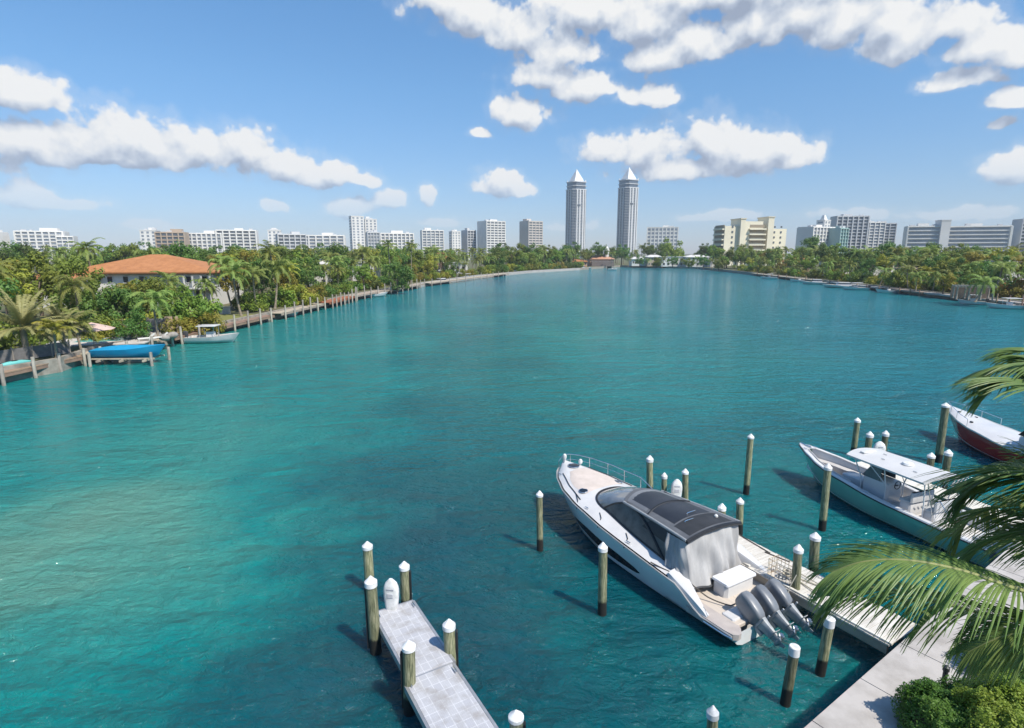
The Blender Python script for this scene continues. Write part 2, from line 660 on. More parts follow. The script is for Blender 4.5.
def piling_material():
    m = bpy.data.materials.new('treated_piling_wood')
    m.use_nodes = True
    t = NT(m.node_tree)
    p = m.node_tree.nodes['Principled BSDF']
    geo = t.n('ShaderNodeNewGeometry')
    tc = t.n('ShaderNodeTexCoord')
    mp = t.n('ShaderNodeMapping')
    mp.inputs['Scale'].default_value = (14, 14, 1.6)
    t.link(tc.outputs['Object'], mp.inputs[0])
    oi = t.n('ShaderNodeObjectInfo')
    col = t.ramp(t.noise(mp.outputs[0], 1.6, 6, 0.65), [(0.34, (0.075, 0.085, 0.045)), (0.5, (0.20, 0.205, 0.115)), (0.68, (0.38, 0.355, 0.23))])
    hs = t.n('ShaderNodeHueSaturation')
    t.link(col, hs.inputs['Color'])
    t.link(t.math('ADD', 0.6, t.math('MULTIPLY', oi.outputs['Random'], 0.7)), hs.inputs['Value'])
    sp = t.n('ShaderNodeSeparateXYZ')
    t.link(geo.outputs['Position'], sp.inputs[0])
    zz = t.math('ADD', sp.outputs[2], t.math('MULTIPLY', t.noise(tc.outputs['Object'], 6, 3), 0.35))
    wet = t.smooth(zz, 0.78, 0.62)         # the tide mark: black growth below it
    t.link(t.mix(wet, hs.outputs[0], (0.010, 0.010, 0.008)), p.inputs['Base Color'])
    p.inputs['Roughness'].default_value = 0.8
    bn = t.n('ShaderNodeBump')
    bn.inputs['Strength'].default_value = 0.6
    bn.inputs['Distance'].default_value = 0.02
    t.link(t.noise(mp.outputs[0], 3, 5, 0.6), bn.inputs['Height'])
    t.link(bn.outputs[0], p.inputs['Normal'])
    return m


WOODG = piling_material()
RUBBER = mat('black_rubber_strip', (0.012, 0.012, 0.012), (0.02, 0.02, 0.02), rough=0.6)


def piling(bx, by, tx, ty, label, r=0.16, cone=True, strip=None, group='wooden pilings near the docks', base=None):
    b = base or at(bx, by, 0)
    top = atd(tx, ty, b.y)
    H = top.z
    lean = Vector((top.x - b.x, 0, 0)) * 0.75
    t = thing('piling', label, 'piling', (b.x, b.y, 0), 0, group)
    s = MB()
    pts = [(-lean.x / H * 1.6, 0, -1.6)] + [(lean.x * k / 4, 0, (H - 0.22) * k / 4) for k in range(5)]
    s.tube(pts, [r * 1.04, r * 1.03, r * 1.02, r, r * .98, r * .97], 14)
    s.build('shaft', WOODG, t, smooth=True)
    c = MB()
    if cone:
        k_ = random.uniform(.7, 1.15)
        c.lathe([(r * 1.12, H - .10 - .17 * k_), (r * 1.12, H - 0.14), (r * .9, H - 0.11), (r * 0.14, H - .02 + .05 * k_)], (lean.x + random.uniform(-.012, .012), 0, 0), 14)
    else:
        c.lathe([(r * 1.06, H - 0.26), (r * 1.08, H - 0.02), (r * .95, H)], (lean.x, 0, 0), 14)
    c.build('cap', CAPW, t, smooth=30)
    if strip:
        q = MB()
        for sx in strip:
            q.box((lean.x / 2 + sx * (r + 0.02), 0.02, (H - 0.4) / 2 + .1), (0.06, 0.13, H - 0.5))
        q.build('rubbing_strip', RUBBER, t)
    return t


def under(px, py, z):
    q = at(px, py, z)
    return Vector((q.x, q.y, 0))


piling(370, 590, 367, 542, 'greyish piling with white cone cap, farthest at the end of the left grey dock', r=0.17, group='pilings of the left dock')
piling(376, 652, 370, 577, 'piling with black strip left of the grey dock end, nearer of the pair there', r=0.17, strip=(-1,), group='pilings of the left dock')
piling(406, 612, 404, 562, 'piling with black strip right behind the white power pedestal on the grey dock', r=0.16, strip=(1,), group='pilings of the left dock')
piling(410, 712, 409, 641, 'piling with black strip on left edge of grey dock at its middle', r=0.165, strip=(-1,), group='pilings of the left dock')
piling(452, 678, 448, 620, 'piling with black strip on right edge of grey dock at its middle', r=0.165, strip=(1,), group='pilings of the left dock')
piling(517, 765, 516, 711, 'piling by the right edge of grey dock cut off by the picture bottom', r=0.165, strip=(1,), group='pilings of the left dock')
piling(540, 550, 539, 491, 'lone piling in open water left of the white cruiser bow', r=0.13)
piling(602, 614, 603, 543, 'green stained piling beside the port side of the white cruiser', r=0.145)
piling(650, 496, 649, 456, 'dark piling behind the white cruiser windshield, leftmost of three', r=0.16)
piling(664, 506, 664, 473, 'dark piling just left of the pedestal behind the white cruiser', r=0.13)
piling(685, 512, 685, 469, 'piling just right of the pedestal behind the white cruiser', r=0.14)
piling(721, 546, 722, 504, 'pale piling at the cruiser hardtop corner on left edge of wooden dock', r=0.15)
piling(739, 534, 740, 498, 'pale piling on the far edge of wooden dock behind the cruiser', r=0.15)
piling(746, 494, 751, 434, 'tall dark thin piling in open water beyond the wooden dock', r=0.145)
piling(794, 612, 798, 545, 'dark piling with the black ball fender beside the wooden dock', r=0.14)
piling(813, 578, 815, 533, 'thick pale piling on the far edge of wooden dock near the wire cage', r=0.17)
piling(822, 530, 828, 464, 'piling beside the port side of the green hulled boat', r=0.15)
piling(853, 455, 858, 418, 'dark piling behind the bow of the green hulled boat', r=0.16)
piling(868, 462, 870, 432, 'dark piling just left of the pedestal behind the green hulled boat', r=0.17, base=under(870, 432, 2.25))
piling(884, 464, 886, 431, 'dark piling just right of the pedestal behind the green hulled boat', r=0.16, base=under(886, 431, 2.25))
piling(938, 462, 946, 403, 'tall piling at the bow of the red hulled boat', r=0.19)
piling(930, 492, 932, 453, 'dark piling at the aft corner of the white canopy, left one of two', r=0.16, base=under(932, 453, 2.25))
piling(942, 494, 949, 450, 'pale capped piling at the aft corner of the white canopy, right one of two', r=0.17, base=under(949, 450, 2.25))
piling(820, 674, 831, 618, 'yellowish piling in the water between palm frond tip and sea wall', r=0.135, cone=False)
piling(785, 704, 796, 646, 'yellowish flat topped piling nearest the motors of the white cruiser', r=0.13, cone=False)
piling(711, 752, 713, 707, 'piling whose white cap just shows at the bottom centre', r=0.13)
piling(957, 602, 960, 556, 'piling half hidden behind the palm frond at the sea wall', r=0.15)

# ------------------------------------------------------------------ near docks
DD = Vector((0.50, -0.866))           # both docks run this way towards the sea wall
DNV = Vector((0.866, 0.50))


def grating_material():
    m = bpy.data.materials.new('grey_deck_grating')
    m.use_nodes = True
    t = NT(m.node_tree)
    p = m.node_tree.nodes['Principled BSDF']
    tc = t.n('ShaderNodeTexCoord')
    br = t.n('ShaderNodeTexBrick')
    t.link(tc.outputs['Object'], br.inputs['Vector'])
    br.offset = 0.0
    br.inputs['Scale'].default_value = 1.0
    br.inputs['Brick Width'].default_value = 0.22
    br.inputs['Row Height'].default_value = 0.29
    br.inputs['Mortar Size'].default_value = 0.012
    br.inputs['Color1'].default_value = (0.47, 0.47, 0.49, 1)
    br.inputs['Color2'].default_value = (0.42, 0.42, 0.45, 1)
    br.inputs['Mortar'].default_value = (0.58, 0.58, 0.60, 1)
    n = t.noise(tc.outputs['Object'], 2.2, 6, 0.6)
    c = t.mix(t.smooth(n, 0.42, 0.72), br.outputs[0], (0.31, 0.29, 0.275))
    ch = t.n('ShaderNodeTexChecker')
    t.link(tc.outputs['Object'], ch.inputs['Vector'])
    ch.inputs['Scale'].default_value = 34
    c = t.mix(t.math('MULTIPLY', ch.outputs['Fac'], 0.35), c, (0.30, 0.30, 0.32))
    t.link(c, p.inputs['Base Color'])
    p.inputs['Roughness'].default_value = 0.7
    return m


GRATE = grating_material()
ALU = mat('dull_aluminium', (0.50, 0.50, 0.50), (0.40, 0.40, 0.41), rough=0.45, metal=0.6, scale=4)


def dock_root(name, label, end_c, rot_extra=0.0):
    # local +X across, local -Y... +Y runs from the end towards the wall
    rz = math.atan2(DD.y, DD.x) - math.pi / 2
    return thing(name, label, 'dock', (end_c[0], end_c[1], 0), rz)


d1 = dock_root('finger_dock', 'light grey grated finger dock at the bottom left', (-3.78, 16.36))
for (y0, y1, x0, x1, nm) in ((0, 3.25, -0.66, 0.66, 'deck_section'), (3.28, 11.5, -0.60, 0.82, 'deck_section')):
    b = MB()
    b.rbox(((x0 + x1) / 2, (y0 + y1) / 2, 0.86), (x1 - x0 - 0.08, y1 - y0, 0.08), 0.01)
    b.build(nm, GRATE, d1)
    e = MB()
    for xx in (x0, x1):
        e.box((xx, (y0 + y1) / 2, 0.80), (0.07, y1 - y0, 0.20))
    e.box(((x0 + x1) / 2, y0 - 0.02, 0.80), (x1 - x0, 0.06, 0.196))
    e.build('side_beam', ALU, d1)
for y in (0.5, 3.3, 6.5, 9.5):
    b = MB()
    b.box((0, y, 0.60), (1.5, 0.18, 0.18))
    b.build('cross_beam', mat('dark_beam_wood', (0.05, 0.045, 0.035), (0.03, 0.028, 0.02)), d1)


def cleat(parent, x, y, z, rz=0.0, s=1.0):
    c = MB()
    M = Matrix.Translation((x, y, z)) @ Matrix.Rotation(rz, 4, 'Z') @ Matrix.Scale(s, 4)
    c.tube([M @ Vector(p) for p in ((-0.13, 0, 0.07), (-0.05, 0, 0.075), (0.05, 0, 0.075), (0.13, 0, 0.07))], [0.012 * s, 0.018 * s, 0.018 * s, 0.012 * s], 6)
    for q in (-0.045, 0.045):
        c.tube([M @ Vector((q, 0, 0)), M @ Vector((q, 0, 0.07))], 0.014 * s, 6)
    return c.build('cleat', STEEL, parent, smooth=True)


for (x, y) in ((0.72, 3.5), (-0.5, 3.6), (-0.56, 0.3), (0.56, 0.3)):
    cleat(d1, x if abs(x) < .66 else .70, y, 0.90, math.pi / 2)

PLANK = mat('bleached_dock_plank', (0.66, 0.63, 0.57), (0.50, 0.465, 0.41), rough=0.85, scale=1.2, stretch=(1, 5, 1), detail=6, bump=0.3, bscale=8, rand=0.25)
d2 = dock_root('wooden_dock', 'bleached wooden finger dock along the starboard side of the white cruiser', (6.35, 24.7))
b = MB()
y = 0.0
while y < 11.0:
    b.box((0.32 + random.uniform(-.012, .012), y + 0.07, 0.87 + random.uniform(-.004, .004)), (1.74, 0.128, 0.05))
    y += 0.14
b.build('deck_planks', PLANK, d2)
b = MB()
for xx in (-0.48, 0.32, 1.12):
    b.box((xx, 5.5, 0.70), (0.10, 11.0, 0.28))
b.build('stringer', mat('pale_stringer_wood', (0.40, 0.35, 0.28), (0.25, 0.22, 0.17), scale=1, stretch=(5, .6, 2)), d2)
for (x, y) in ((-0.40, 3.9), (-0.40, 8.0), (1.02, 8.6)):
    cleat(d2, x, y, 0.897, math.pi / 2, 1.2)
b = MB()
b.rbox((1.10, 3.0, 0.93), (0.10, 6.6, 0.06), 0.01)
b.rbox((1.10, 9.0, 0.93), (0.10, 4.2, 0.06), 0.01)
b.build('edge_rail', PLANK, d2)


def pedestal(px, py, z, label, h=0.95, w=0.40):
    p = at(px, py, z)
    t = thing('power_pedestal', label, 'power pedestal', (p.x, p.y, z), R(-8), 'white shore power pedestals')
    b = MB()
    rows = []
    for k in range(9):
        f = k / 8
        zz = h * f
        ww = w * (0.72 + 0.28 * math.sin(min(1, f * 1.6) * math.pi / 2)) * (math.sqrt(max(0.02, 1 - max(0, (f - 0.55) / 0.46) ** 2)))
        dd = 0.26 * (math.sqrt(max(0.05, 1 - max(0, (f - 0.6) / 0.42) ** 2)))
        rows.append([Vector((ww / 2 * math.copysign(abs(math.cos(a)) ** .6, math.cos(a)), dd / 2 * math.copysign(abs(math.sin(a)) ** .6, math.sin(a)), zz)) for a in [2 * math.pi * i / 16 for i in range(16)]])
    b.grid(rows, True)
    b.f.append(tuple(range(len(b.v) - 16, len(b.v))))
    b.build('housing', CAPW, t, smooth=True)
    f_ = MB()
    f_.rbox((0, 0, 0), (0.20, 0.16, 0.03), 0.02, M=Matrix.Translation((0, -0.128, 0.50)) @ Matrix.Rotation(math.pi / 2, 4, 'X'))
    fo = f_.build('outlet_cover', mat('grey_outlet_cover', (0.50, 0.50, 0.52), (0.42, 0.42, 0.44), rough=.5), t)
    f_ = MB()
    f_.rbox((0, 0, 0), (0.24, 0.06, 0.02), 0.01, M=Matrix.Translation((0, -0.122, 0.70)) @ Matrix.Rotation(math.pi / 2, 4, 'X'))
    f_.build('lamp_lens', mat('grey_lens', (0.35, 0.36, 0.40), (0.3, 0.3, 0.33), rough=.2), t)
    return t


pedestal(392, 608, 0.9, 'white rounded power pedestal at the end of the grey dock', h=1.02, w=0.50)
pedestal(676, 500, 0.9, 'cream power pedestal between two pilings behind the white cruiser', h=1.0, w=0.50)
pedestal(878, 459, 0.9, 'white power pedestal between two pilings behind the green hulled boat', h=1.0, w=0.62)
# the finger dock between the green and red boats, mostly hidden by the boat and the palm
d3 = thing('wooden_dock', 'narrow wooden dock hidden between the green hulled boat and the red boat', 'dock', (at(874, 467, 0.9).x - .25, at(874, 467, 0.9).y + .8, 0), math.atan2(-0.94, 0.337) - math.pi / 2)
b = MB()
y = 0.0
while y < 8.8:
    b.box((0, y + 0.07, 0.87), (1.1, 0.128, 0.05))
    y += 0.14
b.build('deck_planks', PLANK, d3)
b = MB()
for xx in (-0.45, 0.45):
    b.box((xx, 4.4, 0.70), (0.10, 8.7, 0.28))
b.build('stringer', MATS['pale_stringer_wood'], d3)


# ------------------------------------------------------------------ boats
def interp(tab, t):
    for (a, va), (b, vb) in zip(tab, tab[1:]):
        if t <= b:
            k = (t - a) / (b - a)
            k = k * k * (3 - 2 * k) * 0.35 + k * 0.65
            return va + (vb - va) * k
    return tab[-1][1]


class Hull:
    """a planing hull: half beam and sheer height per station, x forward, y to port, z up from the water"""
    def __init__(self, L, hb, zs, flare=0.88, chz=(0.12, 0.75), keel=(-0.5, 0.25), rake=0.9):
        self.L, self.hbt, self.zst, self.flare, self.chz, self.kz, self.rake = L, hb, zs, flare, chz, keel, rake

    def hb(self, t):
        return interp(self.hbt, t)

    def zs(self, t):
        return interp(self.zst, t)

    def side(self, t, s, sgn=1):
        """s: 0 sheer, 1 chine, 2 keel"""
        zsh = self.zs(t)
        b = self.hb(t)
        k = max(0, (t - 0.45) / 0.55)
        zc = self.chz[0] + (self.chz[1] - self.chz[0]) * k ** 2.2
        fl = self.flare * (1 - 0.55 * k ** 2.5)
        zk = self.kz[0] + (self.kz[1] - self.kz[0]) * max(0, (t - .6) / .4) ** 2.5
        if s <= 1:
            z = zsh + (zc - zsh) * s
            y = b + (b * fl - b) * (max(0, s) ** 1.25)
        else:
            u = s - 1
            z = zc + (zk - zc) * u
            y = b * fl * (1 - u)
        x = t * self.L - self.rake * (max(0, (t - .7) / .3) ** 2) * ((zsh - z) / max(.3, zsh - zk)) ** 1.0
        return Vector((x, y * sgn, z))

    def mesh(self, n=40, s0=0.0, s1=2.0, ns=12):
        m = MB()
        for sgn in (1, -1):
            rows = []
            for i in range(n + 1):
                t = i / n
                r = [self.side(t, s0 + (s1 - s0) * j / ns, sgn) for j in range(ns + 1)]
                rows.append(r if sgn == 1 else r[::-1])
            m.grid(rows)
        # transom and stem cap
        for i, flip in ((0, False), (n, True)):
            t = i / n
            a = [self.side(t, s0 + (s1 - s0) * j / ns, 1) for j in range(ns + 1)]
            b = [self.side(t, s0 + (s1 - s0) * j / ns, -1) for j in range(ns + 1)]
            m.grid([a, b])
        return m


def strip_on(h, t0, t1, s0, s1, off, n=24, sgn=1, taper=True):
    m = MB()
    rows = []
    for i in range(n + 1):
        f = i / n
        t = t0 + (t1 - t0) * f
        w_ = (math.sin(math.pi * min(1, f * 1.0)) ** 0.4) if taper else 1.0
        c = (s0 + s1) / 2
        hw = (s1 - s0) / 2 * max(.08, w_)
        a, b = h.side(t, c - hw, sgn), h.side(t, c + hw, sgn)
        o = Vector((0, sgn * off, 0.0))
        rows.append([a, a + o, b + o, b] if sgn > 0 else [b, b + o, a + o, a])
    m.grid(rows)
    return m


HULLG = mat('white_hull_paint', (0.74, 0.73, 0.72), (0.66, 0.66, 0.66), rough=0.15, scale=0.8, coat=0.5)
TINT = glass('tinted_glass', (0.018, 0.020, 0.024), 0.05)
WIND = mat('windshield_glass', (0.20, 0.21, 0.22), (0.10, 0.105, 0.115), rough=0.10, scale=0.9, spec=0.9, coat=0.5)
MESHC = mat('grey_mesh_cover', (0.085, 0.085, 0.08), (0.14, 0.14, 0.13), rough=0.7, scale=2.5, stretch=(1, 1, 1), bump=0.3, bscale=20)
CLOTH = mat('white_canvas_curtain', (0.50, 0.49, 0.48), (0.34, 0.335, 0.335), rough=0.9, scale=2.4, stretch=(1, 1, .3), trans=0.15)
ROPE = mat('dark_rope', (0.05, 0.045, 0.04), (0.09, 0.08, 0.07), rough=0.9, scale=30)
ROPEW = mat('pale_rope', (0.55, 0.50, 0.40), (0.40, 0.36, 0.28), rough=0.9, scale=30)
MOTG = mat('grey_motor_cowling', (0.20, 0.21, 0.225), (0.14, 0.15, 0.165), rough=0.38, scale=2, coat=0.4)
MOTL = mat('grey_motor_leg', (0.33, 0.35, 0.36), (0.22, 0.235, 0.25), rough=0.45, scale=5)
PROP = mat('propeller_metal', (0.6, 0.6, 0.6), (0.4, 0.4, 0.42), rough=0.3, metal=0.9, scale=6)


def outboard(root, x, y, z, tilt, s=1.0, cowl=None, leg=None, name='outboard_motor'):
    """motor frame: z up the motor, x forward; tilted about the y axis"""
    M = Matrix.Translation((x, y, z)) @ Matrix.Rotation(tilt, 4, 'Y') @ Matrix.Scale(s, 4)
    b = MB()
    rows = []
    prof = [(-0.05, .19, .30, 0.0), (0.06, .23, .37, 0.0), (0.25, .255, .42, -.01), (0.55, .26, .44, -.03), (0.82, .25, .42, -.05), (0.98, .23, .37, -.06), (1.06, .19, .31, -.07), (1.10, .12, .20, -.08)]
    for (zz, wy, wx, ox) in prof:
        rows.append([M @ Vector((ox + wx * math.copysign(abs(math.cos(a)) ** .5, math.cos(a)), wy * math.copysign(abs(math.sin(a)) ** .42, math.sin(a)), zz)) for a in [2 * math.pi * i / 24 for i in range(24)]])
    b.grid(rows, True)
    b.f.append(tuple(range(len(b.v) - 24, len(b.v))))
    b.f.append(tuple(range(23, -1, -1)))
    mot = b.build(name, cowl or MOTG, root, smooth=35)
    # shoulder, leg, cavitation plate, gearcase, skeg
    l = MB()
    rows = []
    for (zz, wy, wx, ox) in ((-0.06, .20, .34, 0), (-0.22, .16, .31, -.02), (-0.45, .12, .26, -.06), (-0.72, .09, .22, -.10), (-0.95, .06, .18, -.12)):
        rows.append([M @ Vector((ox + wx * math.cos(a), wy * math.copysign(abs(math.sin(a)) ** .7, math.sin(a)), zz)) for a in [2 * math.pi * i / 16 for i in range(16)]])
    l.grid(rows, True)
    l.box((0, 0, 0), (1, 1, 1), M=M @ Matrix.Translation((-0.20, 0, -0.70)) @ Matrix.Diagonal((0.52, 0.26, 0.025, 1)))
    l.tube([M @ Vector(p) for p in ((0.16, 0, -0.97), (0.08, 0, -0.97), (-0.1, 0, -0.97), (-0.30, 0, -0.97), (-0.36, 0, -0.97))], [0.02 * s, 0.075 * s, 0.09 * s, 0.075 * s, 0.06 * s], 12)
    l.add([M @ Vector(p) for p in ((0.05, .01, -1.03), (-.22, .01, -1.03), (-.26, .01, -1.24), (-.14, .01, -1.25), (0.05, -.01, -1.03), (-.22, -.01, -1.03), (-.26, -.01, -1.24), (-.14, -.01, -1.25))],
          [(0, 1, 2, 3), (7, 6, 5, 4), (0, 4, 5, 1), (1, 5, 6, 2), (2, 6, 7, 3), (3, 7, 4, 0)])
    l.build('leg', leg or MOTL, mot, smooth=35)
    bk = MB()
    bk.box((0, 0, 0), (1, 1, 1), M=M @ Matrix.Translation((0.27, 0, -0.25)) @ Matrix.Diagonal((0.16, 0.30, 0.42, 1)))
    bk.box((0, 0, 0), (1, 1, 1), M=M @ Matrix.Translation((-.12, 0.185, -0.13)) @ Matrix.Diagonal((0.62, 0.05, 0.07, 1)))
    bk.box((0, 0, 0), (1, 1, 1), M=M @ Matrix.Translation((-.12, -0.185, -0.13)) @ Matrix.Diagonal((0.62, 0.05, 0.07, 1)))
    bk.build('bracket', leg or MOTL, mot)
    pr = MB()
    pr.tube([M @ Vector((-0.36, 0, -0.97)), M @ Vector((-0.50, 0, -0.97)), M @ Vector((-0.54, 0, -0.97))], [0.062 * s, 0.055 * s, 0.02 * s], 12)
    for k in range(3):
        a0 = k * 2 * math.pi / 3
        pts = []
        for (rr, aa, xx) in ((.05, -.5, -.38), (.12, -.75, -.37), (.19, -.35, -.40), (.19, .15, -.44), (.12, .45, -.48), (.05, .4, -.48)):
            pts.append(Vector((xx, rr * math.cos(a0 + aa), -0.97 + rr * math.sin(a0 + aa))))
        top = [M @ p for p in pts]
        bot = [M @ (p + Vector((-.018, 0, 0))) for p in pts]
        pr.add(top + bot, [(0, 1, 2, 3, 4, 5), (11, 10, 9, 8, 7, 6)] + [(i, 6 + i, 6 + (i + 1) % 6, (i + 1) % 6) for i in range(6)])
    pr.build('propeller', PROP, mot)
    return mot


def hatch(root, x, y, z, rx, ry, nrm=(0, 0, 1), name='deck_hatch'):
    b = MB()
    b.lathe([(1.0, -0.02), (1.0, 0.018), (0.93, 0.03), (0.4, 0.035)], (0, 0, 0), 20)
    q = Vector((0, 0, 1)).rotation_difference(Vector(nrm).normalized()).to_matrix().to_4x4()
    M = Matrix.Translation((x, y, z)) @ q @ Matrix.Diagonal((rx, ry, 1, 1))
    b.v = [tuple(M @ Vector(v)) for v in b.v]
    h = b.build(name, TINT, root, smooth=30)
    r = MB()
    r.v = []
    ring = [M @ Vector((math.cos(a) * 1.03, math.sin(a) * 1.03, 0.0 + 0.02)) for a in [2 * math.pi * i / 20 for i in range(21)]]
    r.tube(ring, 0.015, 6, cap=False)
    r.build('rim', STEEL, h, smooth=True)
    return h


def cruiser():
    root = thing('cabin_cruiser', 'white cabin cruiser with dark hardtop and three grey outboards tilted up', 'motorboat', (8.25, 16.36, 0), math.atan2(.863, -.506))
    L = 11.35
    h = Hull(L, [(0, 1.80), (.15, 1.90), (.35, 1.95), (.55, 1.92), (.70, 1.76), (.82, 1.48), (.91, 1.08), (.965, .70), (1.0, .30)],
             [(0, .50), (.10, .52), (.20, 1.12), (.40, 1.30), (.70, 1.55), (1.0, 1.82)], flare=.84, chz=(.10, .80), keel=(-.5, .2), rake=1.0)
    hull = h.mesh(60, ns=14).build('hull', HULLG, root, smooth=50)
    for sgn in (1, -1):
        strip_on(h, .36, .76, .52, .86, 0.012, sgn=sgn).build('hull_window', TINT, hull)
        m = MB()
        m.tube([h.side(t / 40, .02, sgn) + Vector((0, sgn * .015, 0)) for t in range(0, 41)], 0.028, 6)
        m.build('rub_rail', mat('grey_rub_rail', (0.42, 0.42, 0.42), (0.3, 0.3, 0.3), rough=.4), hull, smooth=True)
        strip_on(h, .0, .99, .97, 1.05, 0.006, sgn=sgn, taper=False, n=50).build('boot_stripe', BLACK, hull)

    # foredeck and side decks: cambered, inside a toe rail
    def deckpt(t, f):
        b = h.hb(t) - 0.05
        camber = 0.30 * max(0, min(1, (t - .18) / .1))
        zz = h.zs(t) + 0.02 + camber * (1 - abs(f) ** 2.4)
        return Vector((t * L - 0.06, b * f, zz))
    n = 40
    dk = MB()
    dk.grid([[deckpt(.215 + (1 - .215) * i / n, -1 + 2 * j / 16) for j in range(17)] for i in range(n + 1)])
    dk.build('deck', WHITE, root, smooth=50)
    pad = MB()
    rows = []
    for i in range(13):
        t = .735 + .17 * i / 12
        hw = interp([(.735, .60), (.80, .72), (.86, .66), (.905, .46)], t)
        rows.append([deckpt(t, -hw + 2 * hw * j / 10) + Vector((0, 0, .035 if 0 < i < 12 and 0 < j < 10 else 0.004)) for j in range(11)])
    pad.grid(rows)
    pad.build('sun_pad', mat('beige_sun_pad', (0.58, 0.50, 0.45), (0.50, 0.43, 0.38), rough=.8, scale=2), root, smooth=40)
    # black grab lines beside the pad
    for sgn in (1, -1):
        m = MB()
        m.tube([deckpt(.72 + .2 * i / 10, sgn * (.86 - .10 * i / 10)) + Vector((0, 0, .02)) for i in range(11)], 0.02, 6)
        m.build('toe_rail', BLACK, root, smooth=True)
    p = deckpt(.935, 0)
    hatch(root, p.x, p.y, p.z + .01, .26, .26)
    for f in (.62, -.62):
        p = deckpt(.755, f)
        hatch(root, p.x, p.y, p.z + .01, .20, .17, nrm=(0.03, f * .25, 1))

    # windscreen enclosure: base curve on the deck, top curve under the hardtop
    def base_pt(u):        # u from 0 (port aft) to 1 (starboard aft), 0.5 = front centre
        a = math.pi * (u - .5)
        k = abs(u - .5) * 2
        if k < .5:
            s = k / .5
            x = 8.05 - 1.35 * s ** 2.2
            y = 1.18 * max(0, math.sin(s * math.pi / 2)) ** .9
        else:
            s = (k - .5) / .5
            x = 6.70 - 3.75 * s
            y = 1.18 + .30 * math.sin(s * math.pi / 2)
        sg = 1 if u < .5 else -1
        t = (x + .06) / L
        f = min(1, y / (h.hb(t) - .05))
        z = deckpt(t, f).z if t > .22 else h.zs(t)
        return Vector((x, sg * y, z + .004))

    def top_pt(u):
        k = abs(u - .5) * 2
        sg = 1 if u < .5 else -1
        if k < .5:
            s = k / .5
            x = 6.15 - .50 * s ** 2.2
            y = .98 * max(0, math.sin(s * math.pi / 2)) ** .9
        else:
            s = (k - .5) / .5
            x = 5.65 - 3.0 * s
            y = .98 + .22 * s
        return Vector((x, sg * y, 2.30 + .12 * (1 - k)))

    def enc(u, v, bulge=.10):
        a, b = base_pt(u), top_pt(u)
        q = a.lerp(b, v)
        q.z += bulge * math.sin(math.pi * v)
        return q
    fr = MB()
    fr.grid([[enc(.27 + .46 * i / 30, v / 8) for i in range(31)] for v in range(9)][::-1])
    fr.build('windshield', WIND, root, smooth=60)
    for (u0, u1) in ((0.0, .268), (.732, 1.0)):
        s = MB()
        s.grid([[enc(u0 + (u1 - u0) * i / 20, v / 6) for i in range(21)] for v in range(7)][::-1])
        s.build('side_window', MESHC, root, smooth=60)
    f = MB()
    f.tube([base_pt(i / 60) + Vector((0, 0, .02)) for i in range(61)], 0.035, 8)
    for u in (.27, .73):
        f.tube([enc(u, v / 8) + Vector((0, 0, .01)) for v in range(9)], 0.035, 8)
    # black arch sweeping from the aft end of the side glass up to the roof front
    for sg in (0, 1):
        uu = lambda q: q if sg == 0 else 1 - q
        f.tube([enc(uu(.02 + .25 * (i / 16)), min(1, 0.02 + .98 * math.sin(i / 16 * math.pi * .5))) + Vector((0, (.02 if sg == 0 else -.02), .02)) for i in range(17)], 0.05, 8)
    f.build('window_frame', BLACK, root, smooth=True)
    for sg in (0, 1):
        sb = MB()
        uu = lambda q: q if sg == 0 else 1 - q
        rows = []
        for v in (.45, .6, .75, .9, 1.0):
            rows.append([enc(uu(max(0.0, (.0 + .13 * (i / 8)))), v) + Vector((0, .012 if sg == 0 else -.012, .012)) for i in range(9)])
        sb.grid(rows if sg == 1 else [r[::-1] for r in rows])
        sb.build('dark_side_panel', BLACK, root, smooth=True)

    # hardtop
    def roof_pt(u, f):         # u 0 front .. 1 aft
        x = 6.30 - 3.93 * u - (.40 * f * f) * (1 - u)
        hw = 1.02 + .34 * u
        return Vector((x, hw * f, 2.36 + .16 * (1 - f * f) + .10 * math.sin(math.pi * min(1, u * .5 + .02)) - .02 * u))
    rf = MB()
    top = [[roof_pt(i / 16, -1 + 2 * j / 16) for j in range(17)] for i in range(17)]
    bot = [[q - Vector((0, 0, .09)) for q in r] for r in top]
    rf.grid([r[::-1] for r in top])
    rf.grid(bot)
    for a, b in ((top[0], bot[0]), (bot[-1], top[-1])):
        rf.grid([a, b])
    rf.grid([[r[0] for r in top], [r[0] for r in bot]])
    rf.grid([[r[-1] for r in bot], [r[-1] for r in top]])
    roof = rf.build('hardtop', mat('grey_hardtop', (0.12, 0.125, 0.135), (0.085, 0.09, 0.10), rough=.6, scale=1.5), root, smooth=30)
    def panel(u0, u1, f0, f1, name, m, lift=.012):
        b = MB()
        t_ = [[roof_pt(u0 + (u1 - u0) * i / 8, f0 + (f1 - f0) * j / 8) + Vector((0, 0, lift if 0 < i < 8 and 0 < j < 8 else lift * .4)) for j in range(9)] for i in range(9)]
        b.grid([r[::-1] for r in t_])
        return b.build(name, m, roof, smooth=30)
    GL = mat('roof_glass', (0.020, 0.022, 0.028), (0.035, 0.038, 0.046), rough=.40, scale=.7, spec=.4)
    panel(.05, .36, -.90, .86, 'front_panel', mat('grey_roof_canvas', (0.20, 0.205, 0.215), (0.13, 0.135, 0.145), rough=.35, scale=.9, stretch=(1, .5, 1)))
    panel(.10, .40, -.70, .70, 'sunroof_glass', GL, .022)
    panel(.42, .74, -.72, .72, 'sunroof_glass', GL, .022)
    panel(.76, .97, -.80, .80, 'aft_panel', mat('black_canvas', (0.02, 0.021, 0.023), (0.035, 0.036, 0.04), rough=.6, scale=2, bump=.2, bscale=15), .016)
    bars = MB()
